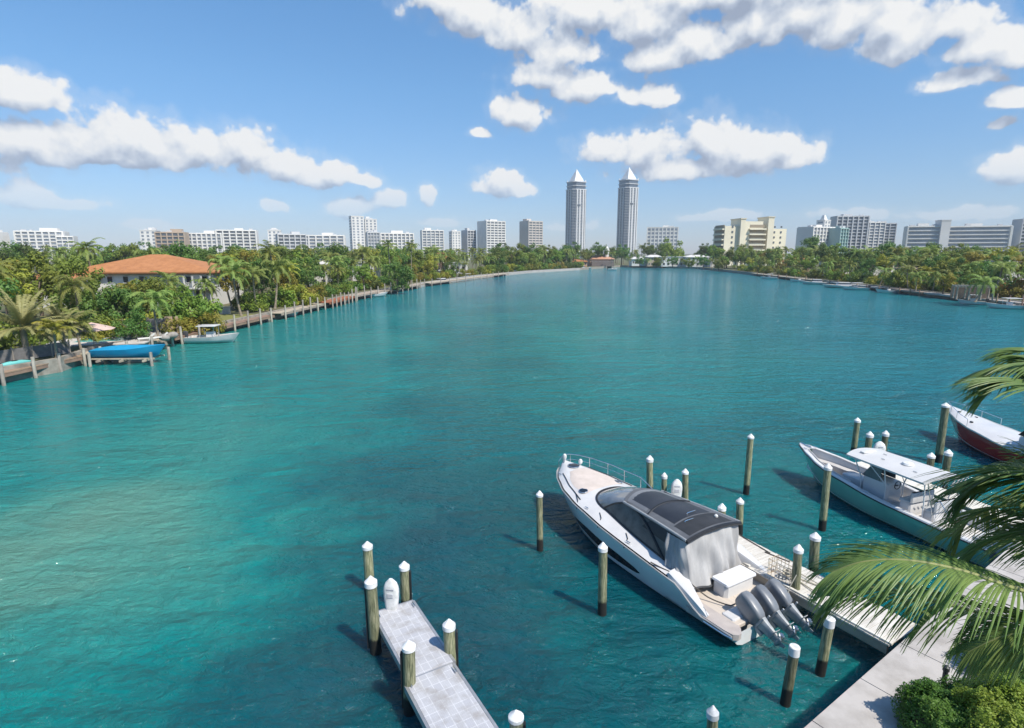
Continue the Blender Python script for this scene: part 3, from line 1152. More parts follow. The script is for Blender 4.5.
    bars.tube([roof_pt(.41, -.95 + 1.9 * i / 12) + Vector((0, 0, .035)) for i in range(13)], 0.022, 6)
    bars.build('seam_bar', BLACK, roof, smooth=True)
    for f_ in (1.0, -1.0):
        r = MB()
        r.tube([roof_pt(i / 16, f_) + Vector((0, 0, .0)) for i in range(17)], 0.05, 8)
        r.build('edge_trim', mat('pale_roof_trim', (0.34, 0.35, 0.36), (0.24, 0.25, 0.26), rough=.4), roof, smooth=True)
    r = MB()
    r.tube([roof_pt(1, -1 + 2 * i / 12) + Vector((-.02, 0, -.04)) for i in range(13)], 0.075, 8)
    r.build('aft_valance', BLACK, roof, smooth=True)
    ant = MB()
    ant.lathe([(.07, 0), (.07, .05), (.03, .09)], tuple(roof_pt(.86, -.55) + Vector((0, 0, .02))), 10)
    for (u, ff) in ((.70, -.12), (.80, .30)):
        q = roof_pt(u, ff)
        hb_ = MB()
        hb_.tube([(q.x, q.y - .22, q.z + .01), (q.x, q.y - .20, q.z + .05), (q.x, q.y + .20, q.z + .05), (q.x, q.y + .22, q.z + .01)], .014, 6)
        hb_.build('roof_handle', STEEL, roof, smooth=True)
    ant.build('antenna', CAPW, roof)

    # white canvas curtain hung from the aft end of the hardtop
    cu = MB()
    rows = []
    NU = 96
    for v in range(13):
        vv = v / 12
        row = []
        for i in range(NU + 1):
            u = i / NU
            # top path: port side forward -> aft edge -> starboard side
            if u < .28:
                a = Vector((3.25 - (3.25 - 2.44) * (u / .28), 1.33 + .02 * u / .28, 2.36))
                b = Vector((3.05 - (3.05 - 1.88) * (u / .28), 1.57 - .12 * (u / .28), 1.32 - .42 * (u / .28) ** 2))
            elif u < .72:
                q = (u - .28) / .44
                a = Vector((2.40, 1.30 - 2.60 * q, 2.38 + .12 * math.sin(q * math.pi)))
                b = Vector((1.88 + .10 * q + .45 * max(0, q - .55), 1.42 - 2.80 * q, .80))
            else:
                q = (u - .72) / .28
                a = Vector((2.44 + 1.31 * q, -1.35 + .02 * q, 2.36))
                b = Vector((2.18 + 1.2 * q, -1.40 - .15 * q, .80 + .52 * q ** 2))
            p_ = a.lerp(b, vv)
            amp = .03 + .17 * vv
            fold = math.sin(u * 58 + 3 * math.sin(u * 11)) * amp * .5 + mnoise.noise(Vector((u * 9, vv * 1.6, 3))) * .26 * math.sin(math.pi * min(1, vv * .8 + .1))
            d = Vector((0, 1, 0)) if u < .24 else (Vector((0, -1, 0)) if u > .76 else Vector((-1, 0, 0)))
            row.append(p_ + d * (abs(fold) * .8 + .01 if (u < .24 or u > .76) else fold))
        rows.append(row)
    cu.grid(rows)
    cu.build('canvas_curtain', CLOTH, root, smooth=80)
    hem = MB()
    hem.tube([r + Vector((-.01, 0, .02)) for r in rows[-1][28:60]], 0.035, 6)
    hem.build('curtain_hem', GREYDK, root, smooth=True)

    # cockpit sole, coamings, aft seat, swim platform
    so = MB()
    so.rbox((1.55, 0, .50), (2.7, 2.6, .12), .03)
    so.build('cockpit_sole', mat('beige_cockpit_sole', (0.56, 0.49, 0.42), (0.46, 0.40, 0.34), rough=.7, scale=1.5, stretch=(.4, 8, 1)), root)
    for sg in (1, -1):
        c = MB()
        rows = []
        for i in range(15):
            f = i / 14
            x = .95 + 1.65 * f
            t = x / L
            zt = .58 + .72 * (f ** .8)
            yo = h.hb(t) - .02
            yi = yo - (.06 + .52 * min(1, f * 1.1))
            rows.append([Vector((x, sg * (yo + .0), max(h.zs(t) - .02, zt - .25))), Vector((x, sg * (yo - .03), zt)), Vector((x, sg * (yo - .12), zt + .05)), Vector((x, sg * yi, zt + .05 + .05 * f)), Vector((x, sg * (yi - .03), zt)), Vector((x, sg * (yi - .03), .52))])
        c.grid(rows if sg == -1 else [r_[::-1] for r_ in rows])
        c.build('coaming', WHITE, root, smooth=35)
    for sg in (1, -1):
        pl = MB()
        pts = []
        y0, y1 = (1.20, 1.80)
        for (x, y) in ((1.75, y0 - .25), (.25, y0), (.05, y0 + .12), (-.10, y0 + .28), (-.12, y1 - .18), (-.02, y1 - .03), (.25, y1 + .02), (1.75, h.hb(.155) - .02)):
            pts.append((x, y * sg))
        pl.poly(pts if sg == -1 else pts, .36, .555)
        pl.build('swim_platform', mat('grey_beige_nonskid', (0.46, 0.41, 0.38), (0.36, 0.32, 0.30), rough=.75, scale=2, bump=.25, bscale=50), root)
        e = MB()
        e.tube([(1.0, sg * (y1 + .085), .44), (.25, sg * (y1 + .055), .44), (-.04, sg * (y1 + .005), .44)], 0.035, 6)
        e.build('platform_rail', STEEL, root, smooth=True)
    st = MB()
    st.rbox((1.62, -.25, .78), (.62, 1.45, .48), .10)
    seat = st.build('aft_seat', WHITE, root, smooth=30)
    st = MB()
    st.rbox((1.60, -.25, 1.055), (.68, 1.50, .09), .05)
    st.build('seat_cushion', mat('white_vinyl', (0.74, 0.74, 0.75), (0.66, 0.66, 0.68), rough=.5), seat, smooth=30)
    tr = MB()
    tr.rbox((.62, 0, .34), (.5, 2.5, .55), .05)
    tr.build('motor_bracket', WHITE, root)
    for y in (.64, -.06, -.76):
        outboard(root, -.06, y, .68, R(60), s=.79)
    # bow rail on the starboard side and round the stem
    rl = MB()
    top = []
    for i in range(31):
        t = .60 + .395 * i / 30
        top.append(deckpt(t, -.97) + Vector((0, 0, .04 + .52 * min(1, (i / 7)) ** .7)))
    top.append(Vector((L - .02, 0.0, top[-1].z)))
    top.append(Vector((L - .12, .16, top[-1].z)))
    top.append(deckpt(.965, .97) + Vector((0, 0, .50)))
    rl.tube(top, 0.017, 8)
    mid = [Vector((q.x, q.y * 1.0, q.z - .26)) for q in top[12:-1]]
    rl.tube(mid, 0.010, 6)
    for i in (7, 13, 19, 25, 30, 32, 33):
        q = top[i]
        ft = min(.985, (q.x + .06) / L)
        rl.tube([q, Vector((q.x - .05, q.y * .98, deckpt(ft, -.95).z - .02))], 0.015, 6)
    rl.build('bow_rail', STEEL, root, smooth=True)
    for (t, f, z) in ((.985, .3, .32), (.955, -.80, .22)):
        q = deckpt(t, f)
        b = MB()
        b.lathe([(.03, 0), (.04, .1), (.09, z - .1), (.10, z), (.06, z + .09), (.01, z + .11)], tuple(q), 12)
        b.build('bow_light', CAPW, root, smooth=True)
    for (t, f) in ((.93, .93), (.66, .93), (.42, .95), (.66, -.93), (.42, -.95)):
        q = deckpt(t, f)
        cleat(root, q.x, q.y, q.z, .1, .9)
    ln = MB()
    for (t, f, dt) in ((.70, .95, .06), (.56, .90, .045), (.42, .90, .04)):
        ln.tube([deckpt(t + dt, f - .10) + Vector((0, 0, .02)), deckpt(t + dt * .4, f - .02) + Vector((0, 0, .03)), h.side(t, .10, 1) + Vector((0, .03, 0))], .016, 6)
    ln.build('grab_handle', BLACK, root, smooth=True)
    return root


cruiser()


def center_console():
    org = Vector((19.15, 20.1, 0))
    hd_ = Vector((-.337, .94))
    root = thing('center_console_boat', 'open fishing boat with sea green hull and long white canopy on posts', 'motorboat', tuple(org), math.atan2(hd_.y, hd_.x))
    L = 10.2
    h = Hull(L, [(0, 1.28), (.2, 1.36), (.5, 1.38), (.68, 1.24), (.80, .98), (.90, .62), (.96, .32), (1.0, .05)],
             [(0, .95), (.4, 1.05), (.7, 1.30), (1.0, 1.72)], flare=.80, chz=(.12, .75), keel=(-.4, .2), rake=1.1)
    SEA = mat('sea_green_hull', (0.22, 0.44, 0.36), (0.17, 0.37, 0.30), rough=.12, scale=.8, coat=.6)
    hull = h.mesh(50, ns=12).build('hull', SEA, root, smooth=50)
    for sgn in (1, -1):
        m = MB()
        m.tube([h.side(t / 40, .03, sgn) + Vector((0, sgn * .015, 0)) for t in range(0, 41)], 0.03, 6)
        m.build('rub_rail', BLACK, hull, smooth=True)
        strip_on(h, .0, .98, .93, 1.03, 0.006, sgn=sgn, taper=False, n=50).build('boot_stripe', mat('white_stripe', (0.7, 0.72, 0.7), rough=.3), hull)
    # gunwale ring and inner liner
    ins = lambda t: max(.02, h.hb(t) - (.24 if t < .8 else .24 + (t - .8) * .4))
    gw = MB()
    for sgn in (1, -1):
        rows = []
        for i in range(41):
            t = i / 40 * .93
            a = h.side(t, 0, sgn)
            rows.append([a, a + Vector((0, -sgn * .03, .05)), Vector((a.x, sgn * ins(t), a.z + .05)), Vector((a.x, sgn * (ins(t) - .03), a.z)), Vector((a.x, sgn * max(.01, ins(t) - .06), .62))])
        gw.grid(rows if sgn == -1 else [r_[::-1] for r_ in rows])
    rows = []
    for i in range(7):
        t = .925 + .073 * i / 6
        rows.append([Vector((h.side(t, 0).x - .01, h.hb(t) * (-1 + 2 * j / 8) * .99, h.zs(t) + .05 + .03 * (1 - abs(-1 + j / 4)))) for j in range(9)])
    gw.grid([r_[::-1] for r_ in rows])
    gw.box((.06, 0, .95), (.12, 2.4, .55))
    gw.build('gunwale', WHITE, root, smooth=35)
    so = MB()
    rows = []
    for i in range(31):
        t = .01 + .91 * i / 30
        y = max(.02, ins(t) - .05)
        rows.append([Vector((t * L, -y, .62 if t < .62 else .62 + (t - .62) * .5)), Vector((t * L, y, .62 if t < .62 else .62 + (t - .62) * .5))])
    so.grid([r_[::-1] for r_ in rows])
    so.build('deck', mat('pale_deck_nonskid', (0.60, 0.57, 0.53), (0.52, 0.49, 0.46), rough=.7, scale=2), root)
    # bow seat cushions in a U
    BC = mat('pale_bow_cushion', (0.52, 0.50, 0.48), (0.42, 0.40, 0.39), rough=.7, scale=2)
    for sgn in (1, -1):
        c = MB()
        rows = []
        for i in range(17):
            t = .62 + .285 * i / 16
            yo = ins(t) - .07
            yi = max(.0, yo - .42)
            zz = 1.02 + .22 * (t - .62) / .28
            rows.append([Vector((t * L, sgn * yo, zz)), Vector((t * L, sgn * yi, zz)), Vector((t * L, sgn * yi, .66))])
        c.grid(rows if sgn == -1 else [r_[::-1] for r_ in rows])
        c.build('bow_cushion', BC, root, smooth=40)
        c = MB()
        c.tube([Vector((t * L, sgn * (ins(t) - .03), h.zs(t) + .07)) for t in [.60 + .32 * i / 14 for i in range(15)]], .035, 8)
        c.build('coaming_bolster', BC, root, smooth=True)
    c = MB()
    c.rbox((6.65, 0, .95), (1.1, .80, .62), .08)
    c.build('console_seat', WHITE, root, smooth=30)
    # console, windscreen, leaning post, aft bench
    c = MB()
    c.rbox((5.35, 0, 1.12), (1.3, 1.05, 1.05), .12)
    con = c.build('console', WHITE, root, smooth=30)
    c = MB()
    c.add([(6.02, -.5, 1.62), (6.02, .5, 1.62), (5.62, .46, 2.25), (5.62, -.46, 2.25), (5.10, .5, 1.62), (5.10, .46, 2.2), (5.10, -.5, 1.62), (5.10, -.46, 2.2)],
          [(0, 1, 2, 3), (1, 4, 5, 2), (6, 0, 3, 7)])
    c.build('windscreen', mat('pale_tinted_screen', (0.16, 0.18, 0.19), (0.12, 0.13, 0.14), rough=.08, spec=.8), con)
    c = MB()
    c.tube([Vector((4.62, .18 * math.cos(a) , 1.55 + .18 * math.sin(a))) for a in [2 * math.pi * i / 16 for i in range(17)]], .018, 6, cap=False)
    c.tube([(4.62, -.18, 1.55), (4.62, .18, 1.55)], .012, 6)
    c.tube([(4.62, 0, 1.55), (4.72, 0, 1.5)], .03, 6)
    c.build('steering_wheel', BLACK, con, smooth=True)
    for x in (3.75, 2.75):
        c = MB()
        c.rbox((x, 0, .92), (.50, 1.35, .60), .06)
        s_ = c.build('leaning_post', WHITE, root, smooth=30)
        c = MB()
        c.rbox((x, 0, 1.28), (.52, 1.40, .12), .05)
        c.rbox((x - .26, 0, 1.52), (.12, 1.40, .46), .05)
        c.build('seat_cushion', mat('pale_grey_cushion', (0.50, 0.50, 0.50), (0.42, 0.42, 0.42), rough=.6), s_, smooth=30)
    c = MB()
    c.rbox((.55, 0, .88), (.62, 1.9, .50), .06)
    c.build('aft_bench', WHITE, root, smooth=30)
    # canopy on posts
    rf = MB()
    top = [[Vector((2.75 + 3.75 * i / 14 + .20 * (1 - (f * f)) * (i / 14), (1.16 - .10 * (i / 14)) * f, 2.56 + .10 * (1 - f * f) - .02 * (i / 14))) for f in [-1 + 2 * j / 14 for j in range(15)]] for i in range(15)]
    bot = [[q - Vector((0, 0, .08)) for q in r_] for r_ in top]
    rf.grid(top)
    rf.grid([r_[::-1] for r_ in bot])
    rf.grid([bot[0], top[0]])
    rf.grid([top[-1], bot[-1]])
    rf.grid([[r_[0] for r_ in top], [r_[0] for r_ in bot]])
    rf.grid([[r_[-1] for r_ in bot], [r_[-1] for r_ in top]])
    can = rf.build('canopy', mat('white_canopy', (0.60, 0.59, 0.58), (0.54, 0.53, 0.52), rough=.35, scale=1.2), root, smooth=30)
    c = MB()
    c.rbox((6.15, .1, 2.68), (.22, .8, .06), .02)
    c.build('light_bar', CAPW, can, smooth=30)
    c = MB()
    c.lathe([(.22, 0), (.24, .05), (.20, .12), (.05, .16)], (4.3, 0, 2.64), 14)
    for (x, y) in ((5.2, .35), (5.6, -.3), (3.6, .5)):
        e = MB()
        e.box((x, y, 2.66), (.16, .04, .03))
        e.build('roof_fitting', STEEL, can)
    c.build('radar_dome', CAPW, can, smooth=30)
    for sg in (1, -1):
        for (x0, x1, y0) in ((5.95, 6.15, .60), (4.75, 4.65, .58), (2.9, 2.85, .75)):
            c = MB()
            c.tube([(x0, sg * y0, .62), (x0, sg * y0, 1.5), (x1, sg * .95, 2.52)], .028, 8)
            if x0 == 4.75:
                c.tube([(x0, sg * y0, 1.6), (5.5, sg * .92, 2.5)], .02, 6)
            c.build('canopy_post', mat('white_tube', (0.72, 0.72, 0.72), (0.65, 0.65, 0.65), rough=.25), root, smooth=True)
        c = MB()
        for k in range(4):
            c.tube([(2.55, sg * (.2 + k * .24), 2.35), (2.35, sg * (.2 + k * .24), 2.75)], .022, 6)
        c.build('rod_holder', STEEL, can, smooth=True)
        c = MB()
        c.tube([(2.35, sg * .75, .65), (2.75, sg * .9, 2.50)], .025, 6)
        c.tube([(2.0, sg * .35, 1.1), (2.45, sg * .45, 1.75), (2.45, sg * .9, 1.75)], .02, 6)
        c.build('grab_rail', STEEL, root, smooth=True)
    for y in (.75, 0, -.75):
        outboard(root, -.25, y, .80, R(6), s=.95, cowl=WHITE, leg=WHITE)
    for (t, sg) in ((.93, 1), (.93, -1), (.5, 1), (.5, -1)):
        q = h.side(t, 0, sg)
        cleat(root, q.x, q.y - sg * .12, q.z + .05, 0, .9)
    b = MB()
    b.rbox((L - .55, 0, h.zs(.95) + .10), (.40, .12, .10), .03)
    b.tube([(L - .6, 0, h.zs(.95) + .1), (L - .1, 0, h.zs(1) + .09)], .03, 6)
    b.build('anchor', STEEL, root, smooth=30)
    return root


center_console()


def red_boat():
    hd_ = Vector((-.07, .997))
    root = thing('red_hulled_boat', 'motorboat with deep red hull and white deck half hidden by palm fronds', 'motorboat', (29.75, 26.6, 0), math.atan2(hd_.y, hd_.x))
    L = 10.2
    h = Hull(L, [(0, 1.35), (.2, 1.42), (.5, 1.45), (.68, 1.30), (.80, 1.04), (.90, .66), (.96, .34), (1.0, .06)],
             [(0, 1.0), (.4, 1.1), (.7, 1.40), (1.0, 1.85)], flare=.80, chz=(.12, .75), keel=(-.4, .2), rake=1.1)
    hull = h.mesh(50, ns=12).build('hull', mat('deep_red_hull', (0.42, 0.022, 0.016), (0.34, 0.018, 0.014), rough=.14, scale=.8, coat=.6), root, smooth=50)
    for sgn in (1, -1):
        strip_on(h, .0, .99, -.02, .05, 0.012, sgn=sgn, taper=False, n=50).build('white_band', WHITE, hull)
        strip_on(h, .0, .98, .93, 1.03, 0.006, sgn=sgn, taper=False, n=50).build('boot_stripe', MATS['white_stripe'], hull)
    dk = MB()
    rows = []
    for i in range(31):
        t = .02 + .978 * i / 30
        rows.append([Vector((t * L - .02, (h.hb(t) - .02) * (-1 + 2 * j / 10), h.zs(t) + .02 + .18 * (1 - abs(-1 + j / 5) ** 2.2) * min(1, t * 2))) for j in range(11)])
    dk.grid([r_[::-1] for r_ in rows])
    dk.build('deck', WHITE, root, smooth=50)
    c = MB()
    c.rbox((3.4, 0, 1.55), (2.2, 1.5, .55), .2)
    cab = c.build('cabin', WHITE, root, smooth=30)
    c = MB()
    c.add([(4.5, -.65, 1.8), (4.5, .65, 1.8), (4.1, .58, 2.3), (4.1, -.58, 2.3), (3.2, .7, 1.82), (3.2, .65, 2.3), (3.2, -.7, 1.82), (3.2, -.65, 2.3)], [(0, 1, 2, 3), (1, 4, 5, 2), (6, 0, 3, 7)])
    c.build('windshield', TINT, cab)
    c = MB()
    c.rbox((2.4, 0, 2.75), (2.6, 2.0, .08), .03)
    c.build('canopy', MATS['white_canopy'], root, smooth=30)
    for sg in (1, -1):
        for x in (1.4, 3.4):
            c = MB()
            c.tube([(x, sg * .8, 1.1), (x, sg * .9, 2.73)], .03, 6)
            c.build('canopy_post', MATS['white_tube'], root, smooth=True)
    rl = MB()
    for sg in (1, -1):
        top = [Vector((t * L, sg * max(.05, h.hb(t) - .1), h.zs(t) + .45)) for t in [.72 + .27 * i / 10 for i in range(11)]]
        rl.tube(top, .016, 6)
        for i in (0, 4, 7, 10):
            rl.tube([top[i], top[i] - Vector((0, 0, .45))], .013, 6)
    rl.build('bow_rail', STEEL, root, smooth=True)
    for (t, f) in ((.88, .3), (.80, -.2), (.74, .55)):
        c = MB()
        c.rbox((t * L, f * h.hb(t), h.zs(t) + .19), (.18, .12, .08), .02)
        c.build('deck_fitting', GREYDK, root)
    for y in (.45, -.45):
        outboard(root, -.25, y, .85, R(4), s=.95, cowl=WHITE, leg=WHITE)
    return root


red_boat()


# ------------------------------------------------------------------ small things at the near docks
def rope(name, pts, r, m, label, cat='rope', sag=0.0):
    P = []
    for a, b in zip(pts, pts[1:]):
        a, b = Vector(a), Vector(b)
        for k in range(8):
            f = k / 8
            q = a.lerp(b, f)
            q.z -= sag * 4 * f * (1 - f)
            P.append(q)
    P.append(Vector(pts[-1]))
    b = MB()
    b.tube(P, r, 6)
    return tag(b.build(name, m, smooth=True), label, cat)


def lw(root_loc, rz, p):       # local point to world
    return Matrix.Translation(root_loc) @ Matrix.Rotation(rz, 4, 'Z') @ Vector(p)


CR = ((8.25, 16.36, 0), math.atan2(.863, -.506))
rope('mooring_line', [lw(*CR, (3.4, 1.92, 1.30)), lw(*CR, (2.2, 1.5, 1.20)), lw(*CR, (1.55, 1.1, .72)), lw(*CR, (.9, .75, .66)), lw(*CR, (1.0, -.3, .62))], .022, ROPE, 'dark line lying across the port quarter of the white cruiser', sag=.03)
rope('mooring_line', [lw(*CR, (1.2, -1.75, .70)), at(796, 606, .75)], .02, ROPE, 'dark line from the starboard quarter of the cruiser to the fender piling', sag=.12)
rope('mooring_line', [lw(*CR, (3.2, -1.9, 1.25)), at(727, 528, .93)], .02, ROPE, 'dark line from the cruiser side deck to the wooden dock cleat', sag=.1)
rope('dock_line', [at(735, 532, .915), at(748, 540, .915), at(770, 553, .915), at(765, 552, .915), at(790, 562, .915)], .022, ROPE, 'dark rope lying along the bleached wooden dock', sag=0)
# ball fender on the piling
fp = at(793, 604, 0.62)
t = thing('ball_fender', 'black round fender hanging beside a dark piling by the motors', 'fender', (fp.x - .28, fp.y - .12, .72))
b = MB()
b.lathe([(.02, -.27), (.14, -.24), (.23, -.15), (.27, 0), (.24, .13), (.15, .23), (.06, .27), (.05, .33), (.01, .34)], (0, 0, 0), 18)
b.build('ball', mat('black_vinyl', (0.012, 0.012, 0.014), (0.02, 0.02, 0.02), rough=.35), t, smooth=True)
b = MB()
b.tube([(0, 0, .33), (.10, .05, .62), (.30, .13, .95)], .015, 6)
b.build('lanyard', ROPEW, t, smooth=True)
# wire cage on the dock
cg = at(783, 578, 0.9)
t = thing('wire_cage', 'small rusty white wire cage standing on the wooden dock', 'cage', (cg.x, cg.y, .9), math.atan2(DD.y, DD.x))
b = MB()
for z in (.02, .22, .42, .60):
    b.tube([(-.42, -.26, z), (.42, -.26, z), (.42, .26, z), (-.42, .26, z), (-.42, -.26, z)], .012, 6)
for i in range(7):
    x = -.42 + .14 * i
    for y in (-.26, .26):
        b.tube([(x, y, 0), (x, y, .60)], .009, 5)
for j in range(4):
    y = -.26 + .13 * j + .065
    for x in (-.42, .42):
        b.tube([(x, y, 0), (x, y, .60)], .009, 5)
b.build('wire_frame', mat('rusty_white_wire', (0.62, 0.55, 0.42), (0.35, 0.24, 0.14), rough=.7, scale=6), t, smooth=True)
b = MB()
b.tube([(.10 + .14 * math.cos(a), .05 + .12 * math.sin(a), .08 + .02 * a) for a in [i * .5 for i in range(30)]], .03, 6)
b.build('rope_coil', ROPEW, t, smooth=True)
# bundle of crossed poles and slack rope leaning below the dock by the fender
bp = at(815, 600, .6)
t = thing('pole_bundle', 'bundle of pale poles and branches lying against the dock beside the fender piling', 'poles', (bp.x, bp.y, .35), math.atan2(DD.y, DD.x))
for k in range(9):
    b = MB()
    a = random.uniform(-.5, .5)
    y = random.uniform(-.2, .45)
    z = random.uniform(.05, .62)
    b.tube([(-1.1, y - a * .8, z), (0, y, z + .04), (1.2, y + a * .8, z - random.uniform(0, .3))], random.uniform(.018, .032), 6)
    b.build('pole', ROPEW, t, smooth=True)
# low bollard light at the edge of the hedge
bl = at(942, 694, 1.3)
t = thing('path_light', 'thin dark post between the walkway and the hedge under the palm', 'post', (bl.x, bl.y, 1.2))
b = MB()
b.lathe([(.07, 0), (.06, .02), (.055, .75), (.075, .76), (.075, .86), (.03, .90)], (0, 0, 0), 12)
b.build('post', mat('dark_metal_post', (0.03, 0.035, 0.035), (0.02, 0.02, 0.02), rough=.5), t, smooth=30)


# ------------------------------------------------------------------ vegetation
def leaf_mat(name, c1, c2, scale=0.6, trans=0.34, rand=0.5, rough=0.55):
    return mat(name, c1, c2, rough=rough, scale=scale, trans=trans, rand=rand, spec=0.35, detail=3, lo=.35, hi=.65)


BARK = mat('palm_bark', (0.30, 0.25, 0.19), (0.17, 0.14, 0.10), rough=.9, scale=1.5, stretch=(1, 1, 4))
BARK2 = mat('tree_bark', (0.16, 0.12, 0.085), (0.09, 0.07, 0.05), rough=.9, scale=2)
LEAF = leaf_mat('broad_leaf', (0.138, 0.228, 0.031), (0.239, 0.297, 0.044), 0.45)
LEAFD = leaf_mat('dark_leaf', (0.075, 0.158, 0.030), (0.143, 0.222, 0.041), 0.5)
LEAFY = leaf_mat('yellow_green_leaf', (0.246, 0.263, 0.029), (0.358, 0.325, 0.050), 0.5)
LEAFO = leaf_mat('orange_leaf', (0.42, 0.22, 0.04), (0.34, 0.27, 0.04), 0.5)
FROND = leaf_mat('palm_frond', (0.161, 0.232, 0.045), (0.276, 0.324, 0.081), 0.35)
FRONDS = leaf_mat('silvery_palm_frond', (0.319, 0.341, 0.132), (0.440, 0.418, 0.154), 0.35)


def mesh_only(mb, name, m):
    me = bpy.data.meshes.new(name)
    me.from_pydata(mb.v, [], mb.f)
    me.materials.append(m)
    return me


def palm_crown(rs, nf=17, nl=13, L=3.4, droop=1.0, leaf=0.85, w=0.10, up=(-0.35, 1.15), dead=3):
    b = MB()
    for i in range(nf):
        az = 2 * math.pi * i / nf * 2.618 + rs.uniform(-.25, .25)
        e0 = up[0] + (up[1] - up[0]) * (i / (nf - 1)) + rs.uniform(-.12, .12)
        ll = L * rs.uniform(.82, 1.1)
        p = Vector((0, 0, 0))
        pts = [p.copy()]
        e = e0
        n = 9
        for k in range(n):
            d = Vector((math.cos(az) * math.cos(e), math.sin(az) * math.cos(e), math.sin(e)))
            p = p + d * (ll / n)
            pts.append(p.copy())
            e -= droop * (.07 + .035 * k) * (1.0 if e > -1.1 else 0.2)
        side = Vector((-math.sin(az), math.cos(az), 0))
        for k in range(n):                    # rachis
            a, c = pts[k], pts[k + 1]
            ww = side * (.035 * (1 - k / n) + .008)
            b.add([a - ww, a + ww, c + ww * .8, c - ww * .8], [(0, 1, 2, 3)])
        for q in range(nl * 2):
            f = .12 + .88 * (q / (nl * 2 - 1))
            x = f * n
            k = min(n - 1, int(x))
            o = pts[k].lerp(pts[k + 1], x - k)
            d = (pts[k + 1] - pts[k]).normalized()
            lenl = leaf * (math.sin(min(1, f * 1.25 + .12) * math.pi * .93) ** .6 * .85 + .2) * rs.uniform(.85, 1.1)
            for sg in (1, -1):
                dirv = (side * sg * .75 + d * .55 + Vector((0, 0, rs.uniform(-.55, -.05)))).normalized()
                t = o + dirv * lenl * .6
                t2 = t + (dirv + Vector((0, 0, -.6))).normalized() * lenl * .4
                wd = d * (w / 2)
                b.add([o - wd, o + wd, t + wd * .9, t - wd * .9, t2], [(0, 1, 2, 3), (3, 2, 4)])
    return b


def date_crown(rs):
    return palm_crown(rs, nf=54, nl=25, L=4.2, droop=.42, leaf=.60, w=.07, up=(-.45, 1.45))


def trunk_mesh(H, r0, r1, lean, rs, seg=7):
    b = MB()
    pts = []
    for k in range(8):
        f = k / 7
        pts.append(Vector((lean * (1 - f) ** 1.8, .3 * lean * (1 - f) ** 2, -H + H * f)))
    b.tube(pts, [r0 * 1.5] + [r0 + (r1 - r0) * k / 7 for k in range(1, 8)], seg)
    return b


def bush_crown(rs, rx, rz, nclump, nleaf, size, flat=0.75):
    b = MB()
    cl = []
    for i in range(nclump):
        while True:
            v = Vector((rs.uniform(-1, 1), rs.uniform(-1, 1), rs.uniform(-.75, 1)))
            if .35 < v.length < 1:
                break
        k = 1 + .25 * mnoise.noise(v * 2.3 + Vector((rs.random() * .3, 0, 0)))
        cl.append((Vector((v.x * rx * k, v.y * rx * k, v.z * rz * k)), rs.uniform(.20, .36) * rx))
    for c, cr in cl:
        for j in range(nleaf):
            v = Vector((rs.gauss(0, 1), rs.gauss(0, 1), rs.gauss(0, .8))).normalized()
            p = c + v * cr * rs.uniform(.55, 1.05)
            nrm = (v + Vector((rs.uniform(-.7, .7), rs.uniform(-.7, .7), rs.uniform(-.2, .9)))).normalized()
            a = nrm.orthogonal().normalized()
            a = Matrix.Rotation(rs.uniform(0, 6.28), 3, nrm) @ a
            e = nrm.cross(a)
            s = size * rs.uniform(.6, 1.25)
            b.add([p - a * s * .5, p + e * s * .28, p + a * s * .5, p - e * s * .28], [(0, 1, 2, 3)])
    return b


def limb_mesh(H, r, rs, spread):
    b = MB()
    b.tube([Vector((0, 0, -H)), Vector((.1, .05, -H * .55)), Vector((0, 0, -H * .2))], [r * 1.3, r, r * .8], 7)
    for i in range(5):
        a = i * 1.256 + rs.uniform(-.3, .3)
        b.tube([Vector((0, 0, -H * .3)), Vector((math.cos(a) * spread * .35, math.sin(a) * spread * .35, -H * .05)), Vector((math.cos(a) * spread * .7, math.sin(a) * spread * .7, spread * .35))], [r * .6, r * .4, r * .12], 5)
    return b


rs = random.Random(5)
CROWNS = {
    'coconut': [(mesh_only(palm_crown(rs, droop=dr), 'palm_crown', FROND)) for dr in (.9, 1.1, 1.3, 1.0, 1.2)],
    'bright': [(mesh_only(palm_crown(rs, nf=15, L=3.0, droop=dr, leaf=.9, up=(-.1, 1.25)), 'palm_crown', LEAFY)) for dr in (.9, 1.1)],
    'date': [mesh_only(date_crown(rs), 'date_palm_crown', FRONDS) for _ in range(2)],
    'broad': [mesh_only(bush_crown(rs, 3.6, 2.9, 30, 95, .50), 'tree_crown', LEAF) for _ in range(3)],
    'dark': [mesh_only(bush_crown(rs, 3.6, 3.1, 30, 95, .46), 'tree_crown', LEAFD) for _ in range(3)],
    'yellow': [mesh_only(bush_crown(rs, 3.3, 2.5, 26, 95, .46), 'tree_crown', LEAFY) for _ in range(2)],
    'orange': [mesh_only(bush_crown(rs, 3.0, 2.6, 26, 95, .46), 'tree_crown', LEAFO)],
    'shrub': [mesh_only(bush_crown(rs, 1.6, 1.15, 18, 80, .26), 'shrub_crown', LEAF), mesh_only(bush_crown(rs, 1.7, 1.2, 18, 80, .26), 'shrub_crown', LEAFY), mesh_only(bush_crown(rs, 1.7, 1.3, 18, 80, .26), 'shrub_crown', LEAFD)],
}
PALMT = [mesh_only(trunk_mesh(9, .17, .12, ln, rs), 'palm_trunk', BARK) for ln in (.3, 1.0, -1.2, .6)]
DATET = mesh_only(trunk_mesh(6, .30, .26, .1, rs, 9), 'date_palm_trunk', BARK)
LIMBS = [mesh_only(limb_mesh(7, .22, rs, 3.2), 'tree_trunk', BARK2) for _ in range(2)]
FOOT = LANDZ - 0.1


